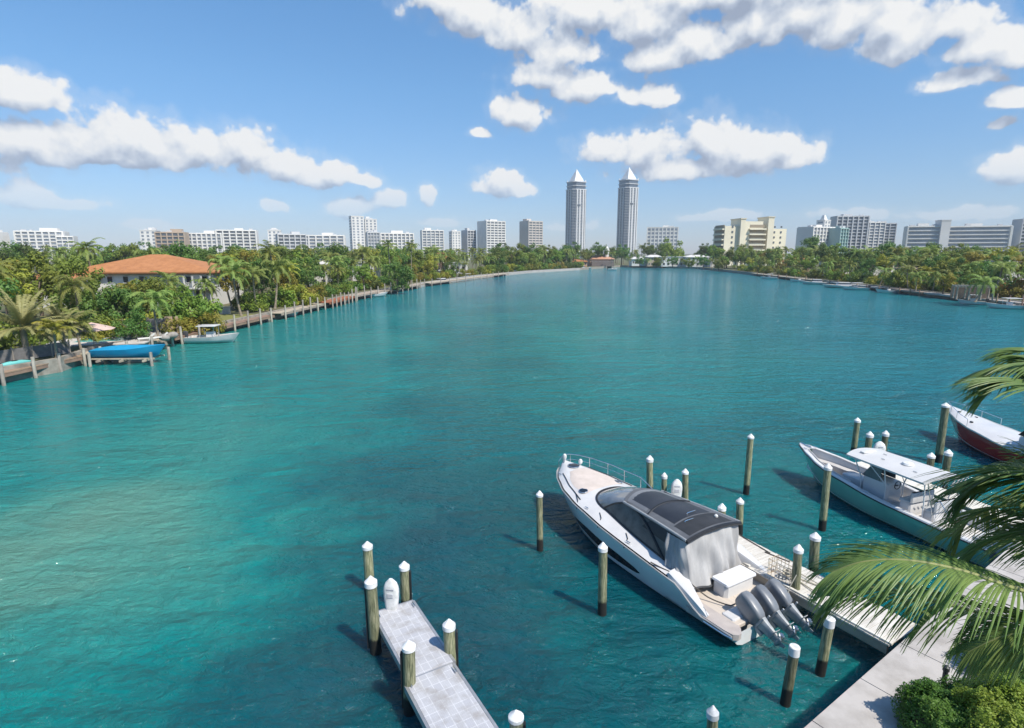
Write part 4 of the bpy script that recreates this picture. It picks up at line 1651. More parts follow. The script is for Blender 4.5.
def tree(kind, x, y, top, label, group=None, s=1.0, rot=None):
    """a tree standing at (x, y) whose crown reaches the height top"""
    rot = random.uniform(0, 6.28) if rot is None else rot
    cm = random.choice(CROWNS[kind])
    if kind in ('coconut', 'bright', 'date'):
        nm, cat, rise = {'coconut': ('palm_tree', 'palm tree', 1.9), 'bright': ('palm_tree', 'palm tree', 2.1), 'date': ('date_palm', 'palm tree', 2.9)}[kind]
        tm, th = (DATET, 6) if kind == 'date' else (random.choice(PALMT), 9)
    elif kind == 'shrub':
        nm, cat, rise, tm, th = 'shrub', 'shrub', 1.1, None, 1
    else:
        nm, cat, rise, tm, th = 'broadleaf_tree', 'tree', 2.9, random.choice(LIMBS), 7
    cz = max(FOOT + .8 * s, top - rise * s)
    t = thing(nm, label, cat, (x, y, FOOT), rot, group)
    c = bpy.data.objects.new('crown', cm)
    COL.objects.link(c)
    c.parent = t
    c.location = (0, 0, cz - FOOT)
    c.scale = (s, s, s * random.uniform(.9, 1.1))
    if tm:
        k = bpy.data.objects.new('trunk', tm)
        COL.objects.link(k)
        k.parent = t
        k.location = (0, 0, cz - FOOT)
        k.scale = (s, s, (cz - FOOT + .1) / th)
    return t


def shore_x(y, side):
    pts = [p for p in SHORE]
    pts = pts[:12] if side == 'L' else pts[11:]
    best = None
    for a, b in zip(pts, pts[1:]):
        lo, hi = min(a[1], b[1]), max(a[1], b[1])
        if lo <= y <= hi and hi > lo:
            k = (y - a[1]) / (b[1] - a[1])
            return a[0] + (b[0] - a[0]) * k
    return pts[0][0] if side == 'L' else pts[-1][0]


def top_for(py, Y):
    return atd(512, py, Y).z


CLEAR = []          # (x, y, r): nothing is planted here (houses, pools, lawns)


def clear(x, y, r):
    CLEAR.append((x, y, r))


def free(x, y, pad=0):
    return all((x - a) ** 2 + (y - b) ** 2 > (r + pad) ** 2 for a, b, r in CLEAR)


# footprints of the houses on the shores
clear(-73, 122, 15); clear(-62, 118, 9); clear(-84, 122, 9)
clear(-50, 96, 5)            # lawn
clear(-47.5, 101, 4.5)
clear(-51, 66, 4.2); clear(-55, 68, 4.0)   # pool terrace
for c in ((-66, 178, 9), (-60, 226, 9), (-24, 300, 10), (-30, 262, 8), (75, 480, 16), (100, 470, 16), (122, 452, 14), (145, 436, 10)):
    clear(*c)
for c in ((140, 194, 4), (175, 300, 10), (150, 226, 7), (160, 250, 7)):
    clear(*c)

PALMISH = [('coconut', 10), ('bright', 2), ('broad', 5), ('dark', 4), ('yellow', 3)]


def pick(tab):
    tot = sum(w_ for _, w_ in tab)
    r = random.uniform(0, tot)
    for k, w_ in tab:
        r -= w_
        if r <= 0:
            return k
    return tab[0][0]


KINDNAME = {'coconut': 'feathery coconut palm', 'bright': 'bright yellow green palm', 'broad': 'mid green leafy tree', 'dark': 'dark green leafy tree', 'yellow': 'yellow green leafy tree', 'orange': 'orange tinged leafy tree', 'date': 'silvery date palm'}


def zone_left(y):
    for lim, nm in ((70, 'beside the blue boat'), (98, 'before the orange roof'), (130, 'beside the orange roof'), (170, 'behind the red brown dock'), (230, 'behind the long dock'), (290, 'beyond the long dock'), (345, 'by the white shore walls')):
        if y < lim:
            return nm
    return 'near the twin towers'


def zone_right(y):
    for lim, nm in ((150, 'near the pergola house'), (185, 'behind the right shore docks'), (240, 'by the white moored boats'), (320, 'by the small orange roof'), (400, 'below the beige apartment block')):
        if y < lim:
            return nm
    return 'by the row of white houses'


def grove(side, y0, y1, offs, spacing, cap, kinds=PALMISH):
    for oi, off in enumerate(offs):
        y = y0 + random.uniform(0, 3)
        while y < y1:
            sp = spacing(y) * random.uniform(.75, 1.25)
            o = off + random.uniform(-2.2, 2.2)
            x = shore_x(y, side) + (-o if side == 'L' else o)
            pitch = (y - y0)
            if free(x, y, 1.5):
                px, _ = proj(x, y, 8)
                if -40 < px < 1064:
                    k = pick(kinds)
                    py = cap(px, y, oi)
                    if py is not None:
                        py += random.uniform(-3, 10) if k != 'coconut' else random.uniform(-6, 9)
                        top = min(top_for(py, y), 17.5)
                        top = max(top, 4.2)
                        s = min(1.5, max(.62, top / 9.5)) * (1.0 if k in ('coconut', 'bright') else .95)
                        row = 'front row' if oi == 0 else ('second row' if oi == 1 else 'back rows')
                        z = zone_left(y) if side == 'L' else zone_right(y)
                        lab = '%s, %s of %s shore, %s' % (KINDNAME[k], row, 'left' if side == 'L' else 'right', z)
                        tree(k, x, y, top, lab, lab, s=s)
            y += sp


def cap_left(px, y, oi):
    if y < 112 and px < 235:
        return (275 if px > 70 else 256) + (6 if oi == 0 else 0)
    base = 262 if oi == 0 else (255 if oi == 1 else 249)
    if y > 230:
        base = 256 if oi == 0 else 251
    return base


def cap_right(px, y, oi):
    if y > 280:
        return 258 if oi == 0 else 251
    return (270 if oi == 0 else (256 if oi == 1 else 248))


grove('L', 62, 345, (7, 13, 21, 32, 46), lambda y: 3.9 + y * .019, cap_left)
grove('R', 122, 415, (7, 14, 23, 36), lambda y: 4.0 + y * .018, cap_right)
# the wooded strip at the head of the bay
for i in range(44):
    f = i / 43
    px = 540 + 175 * f + random.uniform(-6, 6)
    Y = random.choice((425, 470, 500, 530)) + 30 * math.sin(f * 3.1)
    p = atd(px, 252, Y)
    if not free(p.x, p.y, 2):
        continue
    k = pick([('broad', 4), ('dark', 4), ('coconut', 5)])
    lab = '%s at the far head of the bay %s' % (KINDNAME[k], 'left of the pink house' if px < 572 else ('behind the pink house' if px < 620 else 'behind the far row'))
    tree(k, p.x, p.y, top_for(random.uniform(243, 252), Y), lab, lab, s=1.5)
# far back rows closing the gaps below the skyline
for i in range(96):
    f = i / 95
    px = 1040 * f - 8 + random.uniform(-5, 5)
    if 545 < px < 712:
        continue
    Y = (190 + 190 * min(1, px / 540)) if px < 545 else (250 + 150 * max(0, (860 - px) / 150) if px < 860 else 240)
    Y += random.uniform(-15, 30)
    p = atd(px, 252, Y)
    k = pick([('broad', 5), ('dark', 4), ('coconut', 4)])
    lab = '%s on the skyline %s' % (KINDNAME[k], 'left of the orange roof' if px < 90 else ('above the orange roof' if px < 230 else ('of the left shore grove' if px < 545 else ('below the beige block' if px < 800 else 'of the right shore grove'))))
    tree(k, p.x, p.y, top_for(random.uniform(243, 250), Y), lab, lab, s=1.45)

for i in range(46):
    f = i / 45
    px = 488 + 84 * f + random.uniform(-3, 3)
    Y = 290 + 105 * f + random.choice((8, 16, 26, 40))
    p = atd(px, 252, Y)
    if not free(p.x, p.y, 1):
        continue
    k = pick([('coconut', 7), ('broad', 2), ('dark', 2)])
    lab = KINDNAME[k] + ' in the palm row left of the pink house'
    tree(k, p.x, p.y, top_for(random.uniform(247, 257), Y), lab, lab, s=1.25)
for i in range(22):
    f = i / 21
    px = 480 + 100 * f
    Y = 288 + 112 * f
    p = atd(px, 252, Y)
    lab = 'low green shrub under the palm row left of the pink house'
    tree('shrub', p.x, p.y, LANDZ + random.uniform(2.5, 4.5), lab, lab, s=random.uniform(1.8, 2.8))

# single trees one can point to
def tree_px(kind, px, py, D, label, s, top_off=0):
    p = atd(px, py, D)
    rise = {'coconut': 1.9, 'bright': 2.1, 'date': 2.9}.get(kind, 2.9)
    if kind == 'shrub':
        rise = 1.1
    return tree(kind, p.x, p.y, p.z + rise * s * .55, label, None, s=s)


tree_px('date', 20, 314, 57, 'big silvery date palm behind the grey fence at the left edge', 1.0)
tree_px('date', 60, 318, 61, 'smaller silvery date palm beside the big one at the left edge', .72)
tree_px('bright', 52, 322, 57, 'yellow fronded palm leaning over the grey fence', .75)
tree_px('coconut', 74, 316, 62, 'thin palm with yellow green fronds left of the pool terrace', .85)
tree_px('coconut', 152, 293, 72, 'coconut palm with pale trunk behind the wooden gate', .95)
tree_px('dark', 110, 305, 76, 'round dark tree behind the blue boat', .95)
tree_px('dark', 130, 318, 70, 'low dark leafy tree right above the blue boat', .62)
tree_px('broad', 190, 298, 82, 'wide green tree before the white end wall of the orange roofed house', .95)
tree_px('yellow', 205, 318, 80, 'low yellow green tree overhanging the white boat with canopy', .72)
tree_px('yellow', 175, 322, 77, 'low yellow green bush tree by the wooden gate', .55)
tree_px('broad', 98, 292, 84, 'leafy green tree covering the left wall of the orange roofed house', .85)
tree_px('coconut', 86, 243, 118, 'tall palm standing above the roof line left of the orange roof', 1.15)
tree_px('coconut', 232, 266, 98, 'coconut palm at the right end of the orange roofed house', 1.15)
tree_px('coconut', 222, 258, 108, 'taller coconut palm just behind the right end of the orange roof', 1.15)
tree_px('coconut', 270, 246, 120, 'tall coconut palm rising above the left grove toward the white block', 1.2)
tree_px('coconut', 276, 262, 112, 'coconut palm between the orange roof and the white roof', 1.2)
tree_px('coconut', 252, 268, 104, 'leaning coconut palm with many fronds right of the orange roof', 1.1)
tree_px('yellow', 298, 291, 118, 'bright green clipped hedge tree behind the pale left shore dock', 1.0)
tree_px('yellow', 312, 290, 124, 'bright green hedge tree next to the red brown dock', 1.0)
tree_px('coconut', 388, 242, 190, 'lone palm crown on the skyline left of the middle block', 1.2)
tree_px('coconut', 411, 243, 200, 'lone palm crown on the skyline below the twin white blocks', 1.1)
tree_px('dark', 397, 272, 165, 'dark rounded tree at the end of the left shore grove', 1.25)
tree_px('broad', 671, 246, 470, 'big round green tree beside the white grid block', 3.0)
tree_px('dark', 656, 250, 476, 'dark round tree left of the big round tree at the head of the bay', 2.0)
tree_px('dark', 622, 249, 474, 'dark tree clump at the foot of the right glass tower', 1.9)
tree_px('coconut', 612, 252, 434, 'palm before the right end of the cupola building', 1.3)
tree_px('coconut', 584, 254, 428, 'palm before the pink house at the head of the bay', 1.2)
tree_px('coconut', 985, 277, 128, 'large coconut palm at the water edge near the right picture edge', 1.25)
tree_px('coconut', 1003, 263, 140, 'coconut palm behind the large one at the right edge', 1.2)
tree_px('orange', 1014, 285, 138, 'orange and yellow flowering tree at the right picture edge', 1.0)
tree_px('yellow', 945, 278, 150, 'pale green palm like tree over the pergola house', .8)
tree_px('dark', 812, 243, 330, 'wispy dark pine on the skyline before the teal block', 1.9)
for (px, Y) in ((829, 232), (850, 210), (823, 240)):
    tree_px('coconut', px, 262 if px != 823 else 268, Y, {829: 'slender tall palm with bare trunk behind the white moored boats', 850: 'second slender palm with bare trunk right of the white moored boats', 823: 'shorter palm with bare trunk left of the slender pair'}[px], 1.0)
for i, (px, py, Y, k) in enumerate(((908, 266, 170, 'coconut'), (918, 272, 162, 'coconut'), (927, 268, 172, 'bright'), (936, 273, 160, 'coconut'), (950, 270, 164, 'coconut'), (900, 272, 176, 'broad'), (943, 278, 166, 'yellow'), (962, 266, 168, 'dark'), (990, 262, 160, 'coconut'), (885, 268, 184, 'coconut'))):
    tree_px(k, px, py, Y, KINDNAME[k] + ' before the low tan roofed house', 1.05)['group'] = KINDNAME[k] + ' before the low tan roofed house'
for i, px in enumerate((629, 640, 648, 657, 664, 673, 682, 689, 697, 704, 712, 719)):
    k = ('coconut', 'dark', 'coconut', 'broad')[i % 4]
    tree_px(k, px, 257 + (i * 5) % 4, 438 - i * 7, KINDNAME[k] + ' before the far row of houses', 1.1)['group'] = KINDNAME[k] + ' before the far row of houses'
# shrubs along the sea walls
sh_zone = lambda px: 'along the left sea wall near the date palms' if px < 120 else ('along the left sea wall by the lawn' if px < 300 else 'along the left sea wall farther on')
for y in [64 + 3.2 * i for i in range(66)]:
    x = shore_x(y, 'L') - random.uniform(3.2, 9)
    if not free(x, y, -1):
        continue
    px, _ = proj(x, y, 2)
    lab = 'low green shrub ' + sh_zone(px)
    tree('shrub', x, y, LANDZ + random.uniform(1.8, 3.4), lab, lab, s=random.uniform(1.2, 2.1))
for y in [119 + 4.2 * i for i in range(56)]:
    x = shore_x(y, 'R') + random.uniform(3.5, 10)
    if not free(x, y, -1):
        continue
    lab = 'low green shrub along the right sea wall ' + zone_right(y)
    tree('shrub', x, y, LANDZ + random.uniform(1.8, 3.4), lab, lab, s=random.uniform(1.2, 2.1))


# ------------------------------------------------------------------ the near palm and hedges
NFROND = leaf_mat('near_palm_leaflet', (0.14, 0.235, 0.060), (0.23, 0.315, 0.095), 1.6, trans=.42, rand=.15, rough=.4)
RACH = mat('palm_rachis', (0.30, 0.30, 0.10), (0.20, 0.22, 0.07), rough=.5, scale=3)


def near_frond(parent, root_loc, path, lmax, seed, n=62, hang=.85, spreadk=.7, mat_=None):
    r_ = random.Random(seed)
    P = [atd(*p) - Vector(root_loc) for p in path]
    # smooth the control points
    S = []
    m_ = len(P)
    for i in range(m_ - 1):
        p0, p1, p2, p3 = P[max(0, i - 1)], P[i], P[i + 1], P[min(m_ - 1, i + 2)]
        for k in range(10):
            t = k / 10
            S.append(.5 * ((2 * p1) + (p2 - p0) * t + (2 * p0 - 5 * p1 + 4 * p2 - p3) * t * t + (3 * p1 - p0 - 3 * p2 + p3) * t ** 3))
    S.append(P[-1])
    R_ = MB()
    R_.tube(S, [.030 * (1 - .86 * i / (len(S) - 1)) for i in range(len(S))], 6)
    fr = MB()
    for q in range(n):
        f = .10 + .90 * q / (n - 1)
        x = f * (len(S) - 1)
        k = min(len(S) - 2, int(x))
        o = S[k].lerp(S[k + 1], x - k)
        d = (S[k + 1] - S[k]).normalized()
        side = d.cross(Vector((0, 0, 1))).normalized()
        ln = lmax * (.35 + .65 * math.sin(min(1, .25 + f * .95) * math.pi * .86) ** .8) * (1 if f < .85 else 1 - (f - .85) * 2.6)
        for sg in (1, -1):
            l_ = ln * r_.uniform(.88, 1.08)
            dv = (side * sg * (spreadk + r_.uniform(-.15, .15)) + d * (.45 + .5 * f + r_.uniform(-.12, .12)) + Vector((0, 0, .12))).normalized()
            hg = hang * r_.uniform(.75, 1.25)
            pts = []
            p = o.copy()
            ns = 7
            for j in range(ns + 1):
                pts.append(p.copy())
                p = p + dv * (l_ / ns)
                dv = (dv + Vector((0, 0, -hg * .30))).normalized()
            nb = MB()
            L_, C_, Q_ = [], [], []
            for j, pt in enumerate(pts):
                g_ = j / ns
                w_ = .0125 * (min(1, .35 + g_ * 3)) * (1 - g_ ** 2.2) + .0015
                dd = (pts[min(ns, j + 1)] - pts[max(0, j - 1)]).normalized()
                a = dd.cross(side.cross(d) + Vector((.01, 0, 0))).normalized()
                up_ = a.cross(dd)
                L_.append(pt + a * w_ - up_ * w_ * .45)
                C_.append(pt)
                Q_.append(pt - a * w_ - up_ * w_ * .45)
            fr.grid([L_, C_, Q_])
    ro = R_.build('frond', RACH, parent, smooth=True)
    fr.build('leaflets', mat_ or NFROND, ro)
    return ro


pc = atd(1150, 600, 5.2)
t = thing('coconut_palm', 'near coconut palm whose long fronds reach in from the right edge', 'palm tree', (pc.x, pc.y, LANDZ))
RL = (pc.x, pc.y, LANDZ)
C0 = (1150, 600, 5.2)
near_frond(t, RL, [C0, (1080, 606, 5.1), (1020, 590, 5.1), (960, 570, 5.2), (905, 560, 5.3), (862, 562, 5.4), (832, 572, 5.5)], 1.05, 1, n=130, hang=.55)
near_frond(t, RL, [C0, (1085, 628, 5.4), (1020, 622, 5.6), (950, 605, 5.8), (895, 590, 6.0), (858, 588, 6.2), (832, 596, 6.3)], 1.0, 2, n=120, hang=.55)
near_frond(t, RL, [C0, (1110, 530, 5.3), (1060, 482, 5.5), (1020, 468, 5.8), (988, 478, 6.0), (962, 492, 6.1)], 1.15, 3, n=120, hang=.40, spreadk=1.0)
near_frond(t, RL, [C0, (1120, 500, 5.0), (1075, 415, 5.1), (1035, 384, 5.3), (1008, 382, 5.5), (984, 392, 5.6)], .80, 6, n=100, hang=.35, spreadk=1.1)
near_frond(t, RL, [C0, (1120, 470, 5.2), (1085, 400, 5.4), (1040, 366, 5.6), (1008, 366, 5.8), (978, 376, 5.9)], .80, 4, n=110, hang=.5, spreadk=1.1)
near_frond(t, RL, [C0, (1115, 545, 5.8), (1060, 515, 6.2), (1005, 505, 6.6), (975, 516, 6.9), (952, 536, 7.0)], 1.15, 5, n=110, hang=.45, spreadk=1.0, mat_=leaf_mat('yellowing_palm_leaflet', (0.19, 0.27, 0.07), (0.27, 0.31, 0.08), 1.6, trans=.42, rand=.1))
near_frond(t, RL, [C0, (1095, 552, 5.6), (1045, 530, 5.9), (1000, 534, 6.2), (962, 556, 6.4)], 1.05, 11, n=110, hang=.5, spreadk=.9)
near_frond(t, RL, [C0, (1105, 510, 5.6), (1060, 486, 5.9), (1018, 474, 6.2), (984, 484, 6.4)], 1.0, 12, n=110, hang=.45, spreadk=1.0)
near_frond(t, RL, [C0, (1105, 640, 5.0), (1050, 632, 5.0), (1005, 636, 5.1), (968, 652, 5.2)], .80, 13, n=100, hang=.6)
near_frond(t, RL, [C0, (1120, 440, 5.6), (1090, 380, 5.9), (1050, 352, 6.3), (1010, 350, 6.6)], .85, 14, n=100, hang=.45, spreadk=1.0)
near_frond(t, RL, [C0, (1180, 520, 5.0), (1240, 480, 4.9), (1310, 500, 4.8), (1360, 560, 4.7)], .9, 7, n=50)
near_frond(t, RL, [C0, (1210, 580, 5.6), (1270, 600, 6.2), (1320, 640, 6.8)], .9, 8, n=46)
near_frond(t, RL, [C0, (1150, 500, 6.0), (1170, 440, 6.8), (1200, 440, 7.6), (1220, 480, 8.2)], .9, 9, n=46)
b = MB()
hgt = pc.z - LANDZ
b.tube([(.5, -.2, -.1), (.35, -.1, hgt * .3), (.12, 0, hgt * .7), (0, 0, hgt)], [.24, .17, .15, .13], 12)
b.build('trunk', BARK, t, smooth=True)


def near_hedge(label, c, rx, ry, zt, seed, m, n=15000, rz=0.0, size=.075):
    r_ = random.Random(seed)
    b = MB()
    z0 = LANDZ
    for i in range(n):
        u = r_.uniform(0, 6.283)
        v = r_.uniform(0, 1) ** .8
        el = v * math.pi / 2
        dx, dy, dz = math.copysign(abs(math.cos(u)) ** .7, math.cos(u)) * math.cos(el) ** .5, math.copysign(abs(math.sin(u)) ** .7, math.sin(u)) * math.cos(el) ** .5, math.sin(el) ** .8
        bump = 1 + .16 * mnoise.noise(Vector((dx * 2.5 + seed, dy * 2.5, dz * 2.5))) + .08 * mnoise.noise(Vector((dx * 7 + seed, dy * 7, dz * 7)))
        k = bump * r_.uniform(.84, 1.04)
        p = Vector((dx * rx * k, dy * ry * k, dz * (zt - z0) * k))
        nrm = (Vector((dx / rx, dy / ry, dz / (zt - z0) + .2)).normalized() + Vector((r_.uniform(-.9, .9), r_.uniform(-.9, .9), r_.uniform(-.3, .9)))).normalized()
        a = Matrix.Rotation(r_.uniform(0, 6.28), 3, nrm) @ nrm.orthogonal().normalized()
        e = nrm.cross(a)
        s = size * r_.uniform(.6, 1.3)
        b.add([p - a * s * .6, p + e * s * .32, p + a * s * .6, p - e * s * .32], [(0, 1, 2, 3)])
    # a dark twiggy core keeps it from being see-through
    o = b.build('hedge', m)
    o.location = (c[0], c[1], z0)
    o.rotation_euler = (0, 0, rz)
    tag(o, label, 'hedge')
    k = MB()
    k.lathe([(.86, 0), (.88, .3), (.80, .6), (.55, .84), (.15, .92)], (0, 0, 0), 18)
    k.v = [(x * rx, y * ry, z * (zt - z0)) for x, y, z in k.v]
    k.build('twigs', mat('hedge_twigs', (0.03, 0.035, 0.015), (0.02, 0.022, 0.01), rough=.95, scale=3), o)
    return o


HED = leaf_mat('hedge_leaf', (0.07, 0.17, 0.024), (0.12, 0.22, 0.03), 1.2, rand=.1)
HEDB = leaf_mat('bright_hedge_leaf', (0.17, 0.29, 0.03), (0.26, 0.34, 0.045), 1.2, rand=.1)
p = at(958, 716, 1.9)
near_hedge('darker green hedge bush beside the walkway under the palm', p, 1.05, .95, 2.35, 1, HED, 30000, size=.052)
p = at(1010, 728, 2.2)
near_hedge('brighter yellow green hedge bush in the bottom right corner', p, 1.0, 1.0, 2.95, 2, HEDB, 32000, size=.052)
p = at(1045, 672, 1.7)
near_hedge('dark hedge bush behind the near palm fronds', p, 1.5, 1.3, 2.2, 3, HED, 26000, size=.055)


# ------------------------------------------------------------------ skyline
def bmat(name, c, rough=.8):
    return mat(name, c, tuple(x * .88 for x in c), rough=rough, scale=.05, detail=5)


BW = bmat('white_render', (0.74, 0.72, 0.68))
BG = bmat('pale_grey_render', (0.56, 0.56, 0.56))
BGD = bmat('mid_grey_render', (0.34, 0.355, 0.38))
BTAN = bmat('tan_render', (0.46, 0.36, 0.27))
BBEI = bmat('beige_render', (0.80, 0.73, 0.56))
BPINK = bmat('salmon_render', (0.62, 0.36, 0.24))
GLB = glass('blue_grey_window', (0.27, 0.30, 0.34), .2, (0.19, 0.215, 0.25), scale=.08)
GLD = glass('dark_window', (0.13, 0.145, 0.165), .15, (0.08, 0.09, 0.105), scale=.08)
GLH = glass('house_window', (0.04, 0.045, 0.055), .1)
GLT = glass('teal_window', (0.08, 0.20, 0.20), .12, (0.05, 0.14, 0.14), scale=.08)


def block_pos(px0, px1, D, rz, depth):
    """centre and width of a block whose silhouette spans two pixel columns"""
    W = (px1 - px0) / F * D
    w_ = max(3.0, (W - depth * abs(math.sin(rz))) / math.cos(rz))
    p = atd((px0 + px1) / 2, HZ, D)
    return p, w_


def highrise(label, px0, px1, py, D, wall=BW, win=GLB, rz=R(22), depth=18, floors=None, piers=4, style='bands', cat='apartment block', name='apartment_building', roof=True, group=None, balc=None):
    p, W = block_pos(px0, px1, D, rz, depth)
    H = top_for(py, D) - LANDZ
    floors = floors or max(3, int(H / 3.4))
    t = thing(name, label, cat, (p.x, p.y, LANDZ), rz, group)
    hw, hd_ = W / 2, depth / 2
    b = MB()
    b.box((0, 0, H / 2), (W, depth, H))
    b.build('wall', wall, t)
    fh = H / floors
    lo = max(0, int(floors * .15))
    for k in range(lo, floors):
        z = (k + .52) * fh
        if style == 'grid':
            m = MB()
            m.box((0, 0, z), (W + .3, depth + .3, fh * .55))
            m.build('window', win, t)
        elif style == 'bands':
            m = MB()
            m.box((0, 0, z), (W * .94, depth + .3, fh * .58))
            m.build('window', win, t)
            s_ = MB()
            s_.box((0, 0, (k + 1) * fh - .12), (W * .96, depth + 1.8, .30))
            s_.build('balcony', balc or wall, t)
        elif style == 'slots':
            n = max(2, piers)
            for j in range(n):
                m = MB()
                m.box((-hw + W * (j + .5) / n, -hd_ - .02, z), (W / n * .45, .3, fh * .55))
                m.build('window', win, t)
            for j in (-1, 1):
                m = MB()
                m.box((j * (hw + .02), 0, z), (.3, depth * .6, fh * .5))
                m.build('window', win, t)
    if style in ('bands', 'grid'):
        for j in range(piers + 1):
            m = MB()
            m.box((-hw + W * j / piers, 0, H / 2 + .2), (max(.7, W * .035), depth + (2.2 if style == 'bands' else .8), H + .4))
            m.build('pier', wall, t)
        if style == 'grid':
            for j in (1, 2):
                m = MB()
                m.box((0, -hd_ + depth * j / 3, H / 2 + .1), (W + .8, .7, H + .2))
                m.build('side_pier', wall, t)
    m = MB()
    m.box((0, 0, H + .5), (W + .5, depth + .5, 1.0))
    m.build('parapet', wall, t)
    if roof:
        m = MB()
        rr = random.Random(label)
        m.box((W * rr.uniform(-.25, .25), depth * .1, H + 2.0), (W * rr.uniform(.15, .4), depth * .45, rr.uniform(2.0, 4.5)))
        m.build('roof_house', wall, t)
        for q in range(rr.randint(1, 3)):
            m = MB()
            m.box((W * rr.uniform(-.42, .42), depth * rr.uniform(-.3, .1), H + 1.6), (rr.uniform(2, 5), 3, rr.uniform(1.2, 2.4)))
            m.build('roof_plant', BG, t)
    return t, W, H


highrise('pale sliver of a white block at the left picture edge', -14, 6, 233, 620, depth=14, rz=R(10))
highrise('wide white block with stepped roof line above the left trees', 24, 66, 232, 640, depth=22, rz=R(24), floors=9, piers=7)
highrise('lower right wing of the stepped white block', 60, 78, 237, 636, depth=16, rz=R(24), floors=7, piers=3, roof=False)
highrise('white slab at the left end of the long skyline row', 144, 161, 231, 640, depth=16, rz=R(15), style='slots', piers=3)
highrise('tan brown block with dark windows right of the white slab', 160, 188, 233, 620, wall=BTAN, win=GLD, depth=16, rz=R(15), piers=5)
highrise('long white slab with many bays right of the tan block', 187, 224, 234, 650, depth=16, rz=R(12), piers=8)
highrise('white slab above the right end of the orange roof', 220, 258, 231, 660, wall=BW, win=GLD, depth=18, rz=R(18), piers=6)
highrise('slim white block with taller core beside the coconut palm crown', 268, 284, 231, 700, depth=18, rz=R(20), style='slots', piers=3)
highrise('grey banded block before the slim white block', 277, 307, 235, 640, wall=BG, win=GLD, depth=18, rz=R(28), piers=5)
highrise('low white slab with flat roof left of the tall blade block', 304, 345, 236, 720, depth=16, rz=R(12), piers=6)
t, W, H = highrise('tallest white block on the left skyline with blank blade wall', 350, 366, 217, 760, depth=16, rz=R(26), style='slots', piers=3, roof=False)
highrise('white stepped block joined to the right of the tall blade block', 364, 379, 220, 775, depth=18, rz=R(20), style='slots', piers=3)
highrise('grey white banded block before the tall blade block', 366, 381, 233, 690, wall=BG, depth=16, rz=R(20), piers=4)
highrise('wide white block with fine windows right of the tall blade block', 380, 414, 234, 720, depth=18, rz=R(18), piers=8)
highrise('left one of two white twin slabs with grey centre', 421, 444, 231, 800, win=GLB, depth=16, rz=R(16), piers=5)
highrise('narrow white tower left of the grey fronted tower', 449, 461, 232, 820, depth=16, rz=R(22), style='slots', piers=3)
highrise('narrow grey fronted tower left of the pale square block', 462, 476, 231, 830, wall=BG, win=GLD, depth=18, rz=R(30), piers=3)
highrise('square pale block with dark gridded left face', 478, 505, 222, 820, wall=BW, win=GLD, depth=26, rz=R(32), piers=5, style='grid')
highrise('square tan shaded block with white roof house left of the twin towers', 520, 542, 222, 840, wall=bmat('warm_white_render', (0.60, 0.54, 0.48)), win=GLD, depth=22, rz=R(34), piers=4, style='grid')


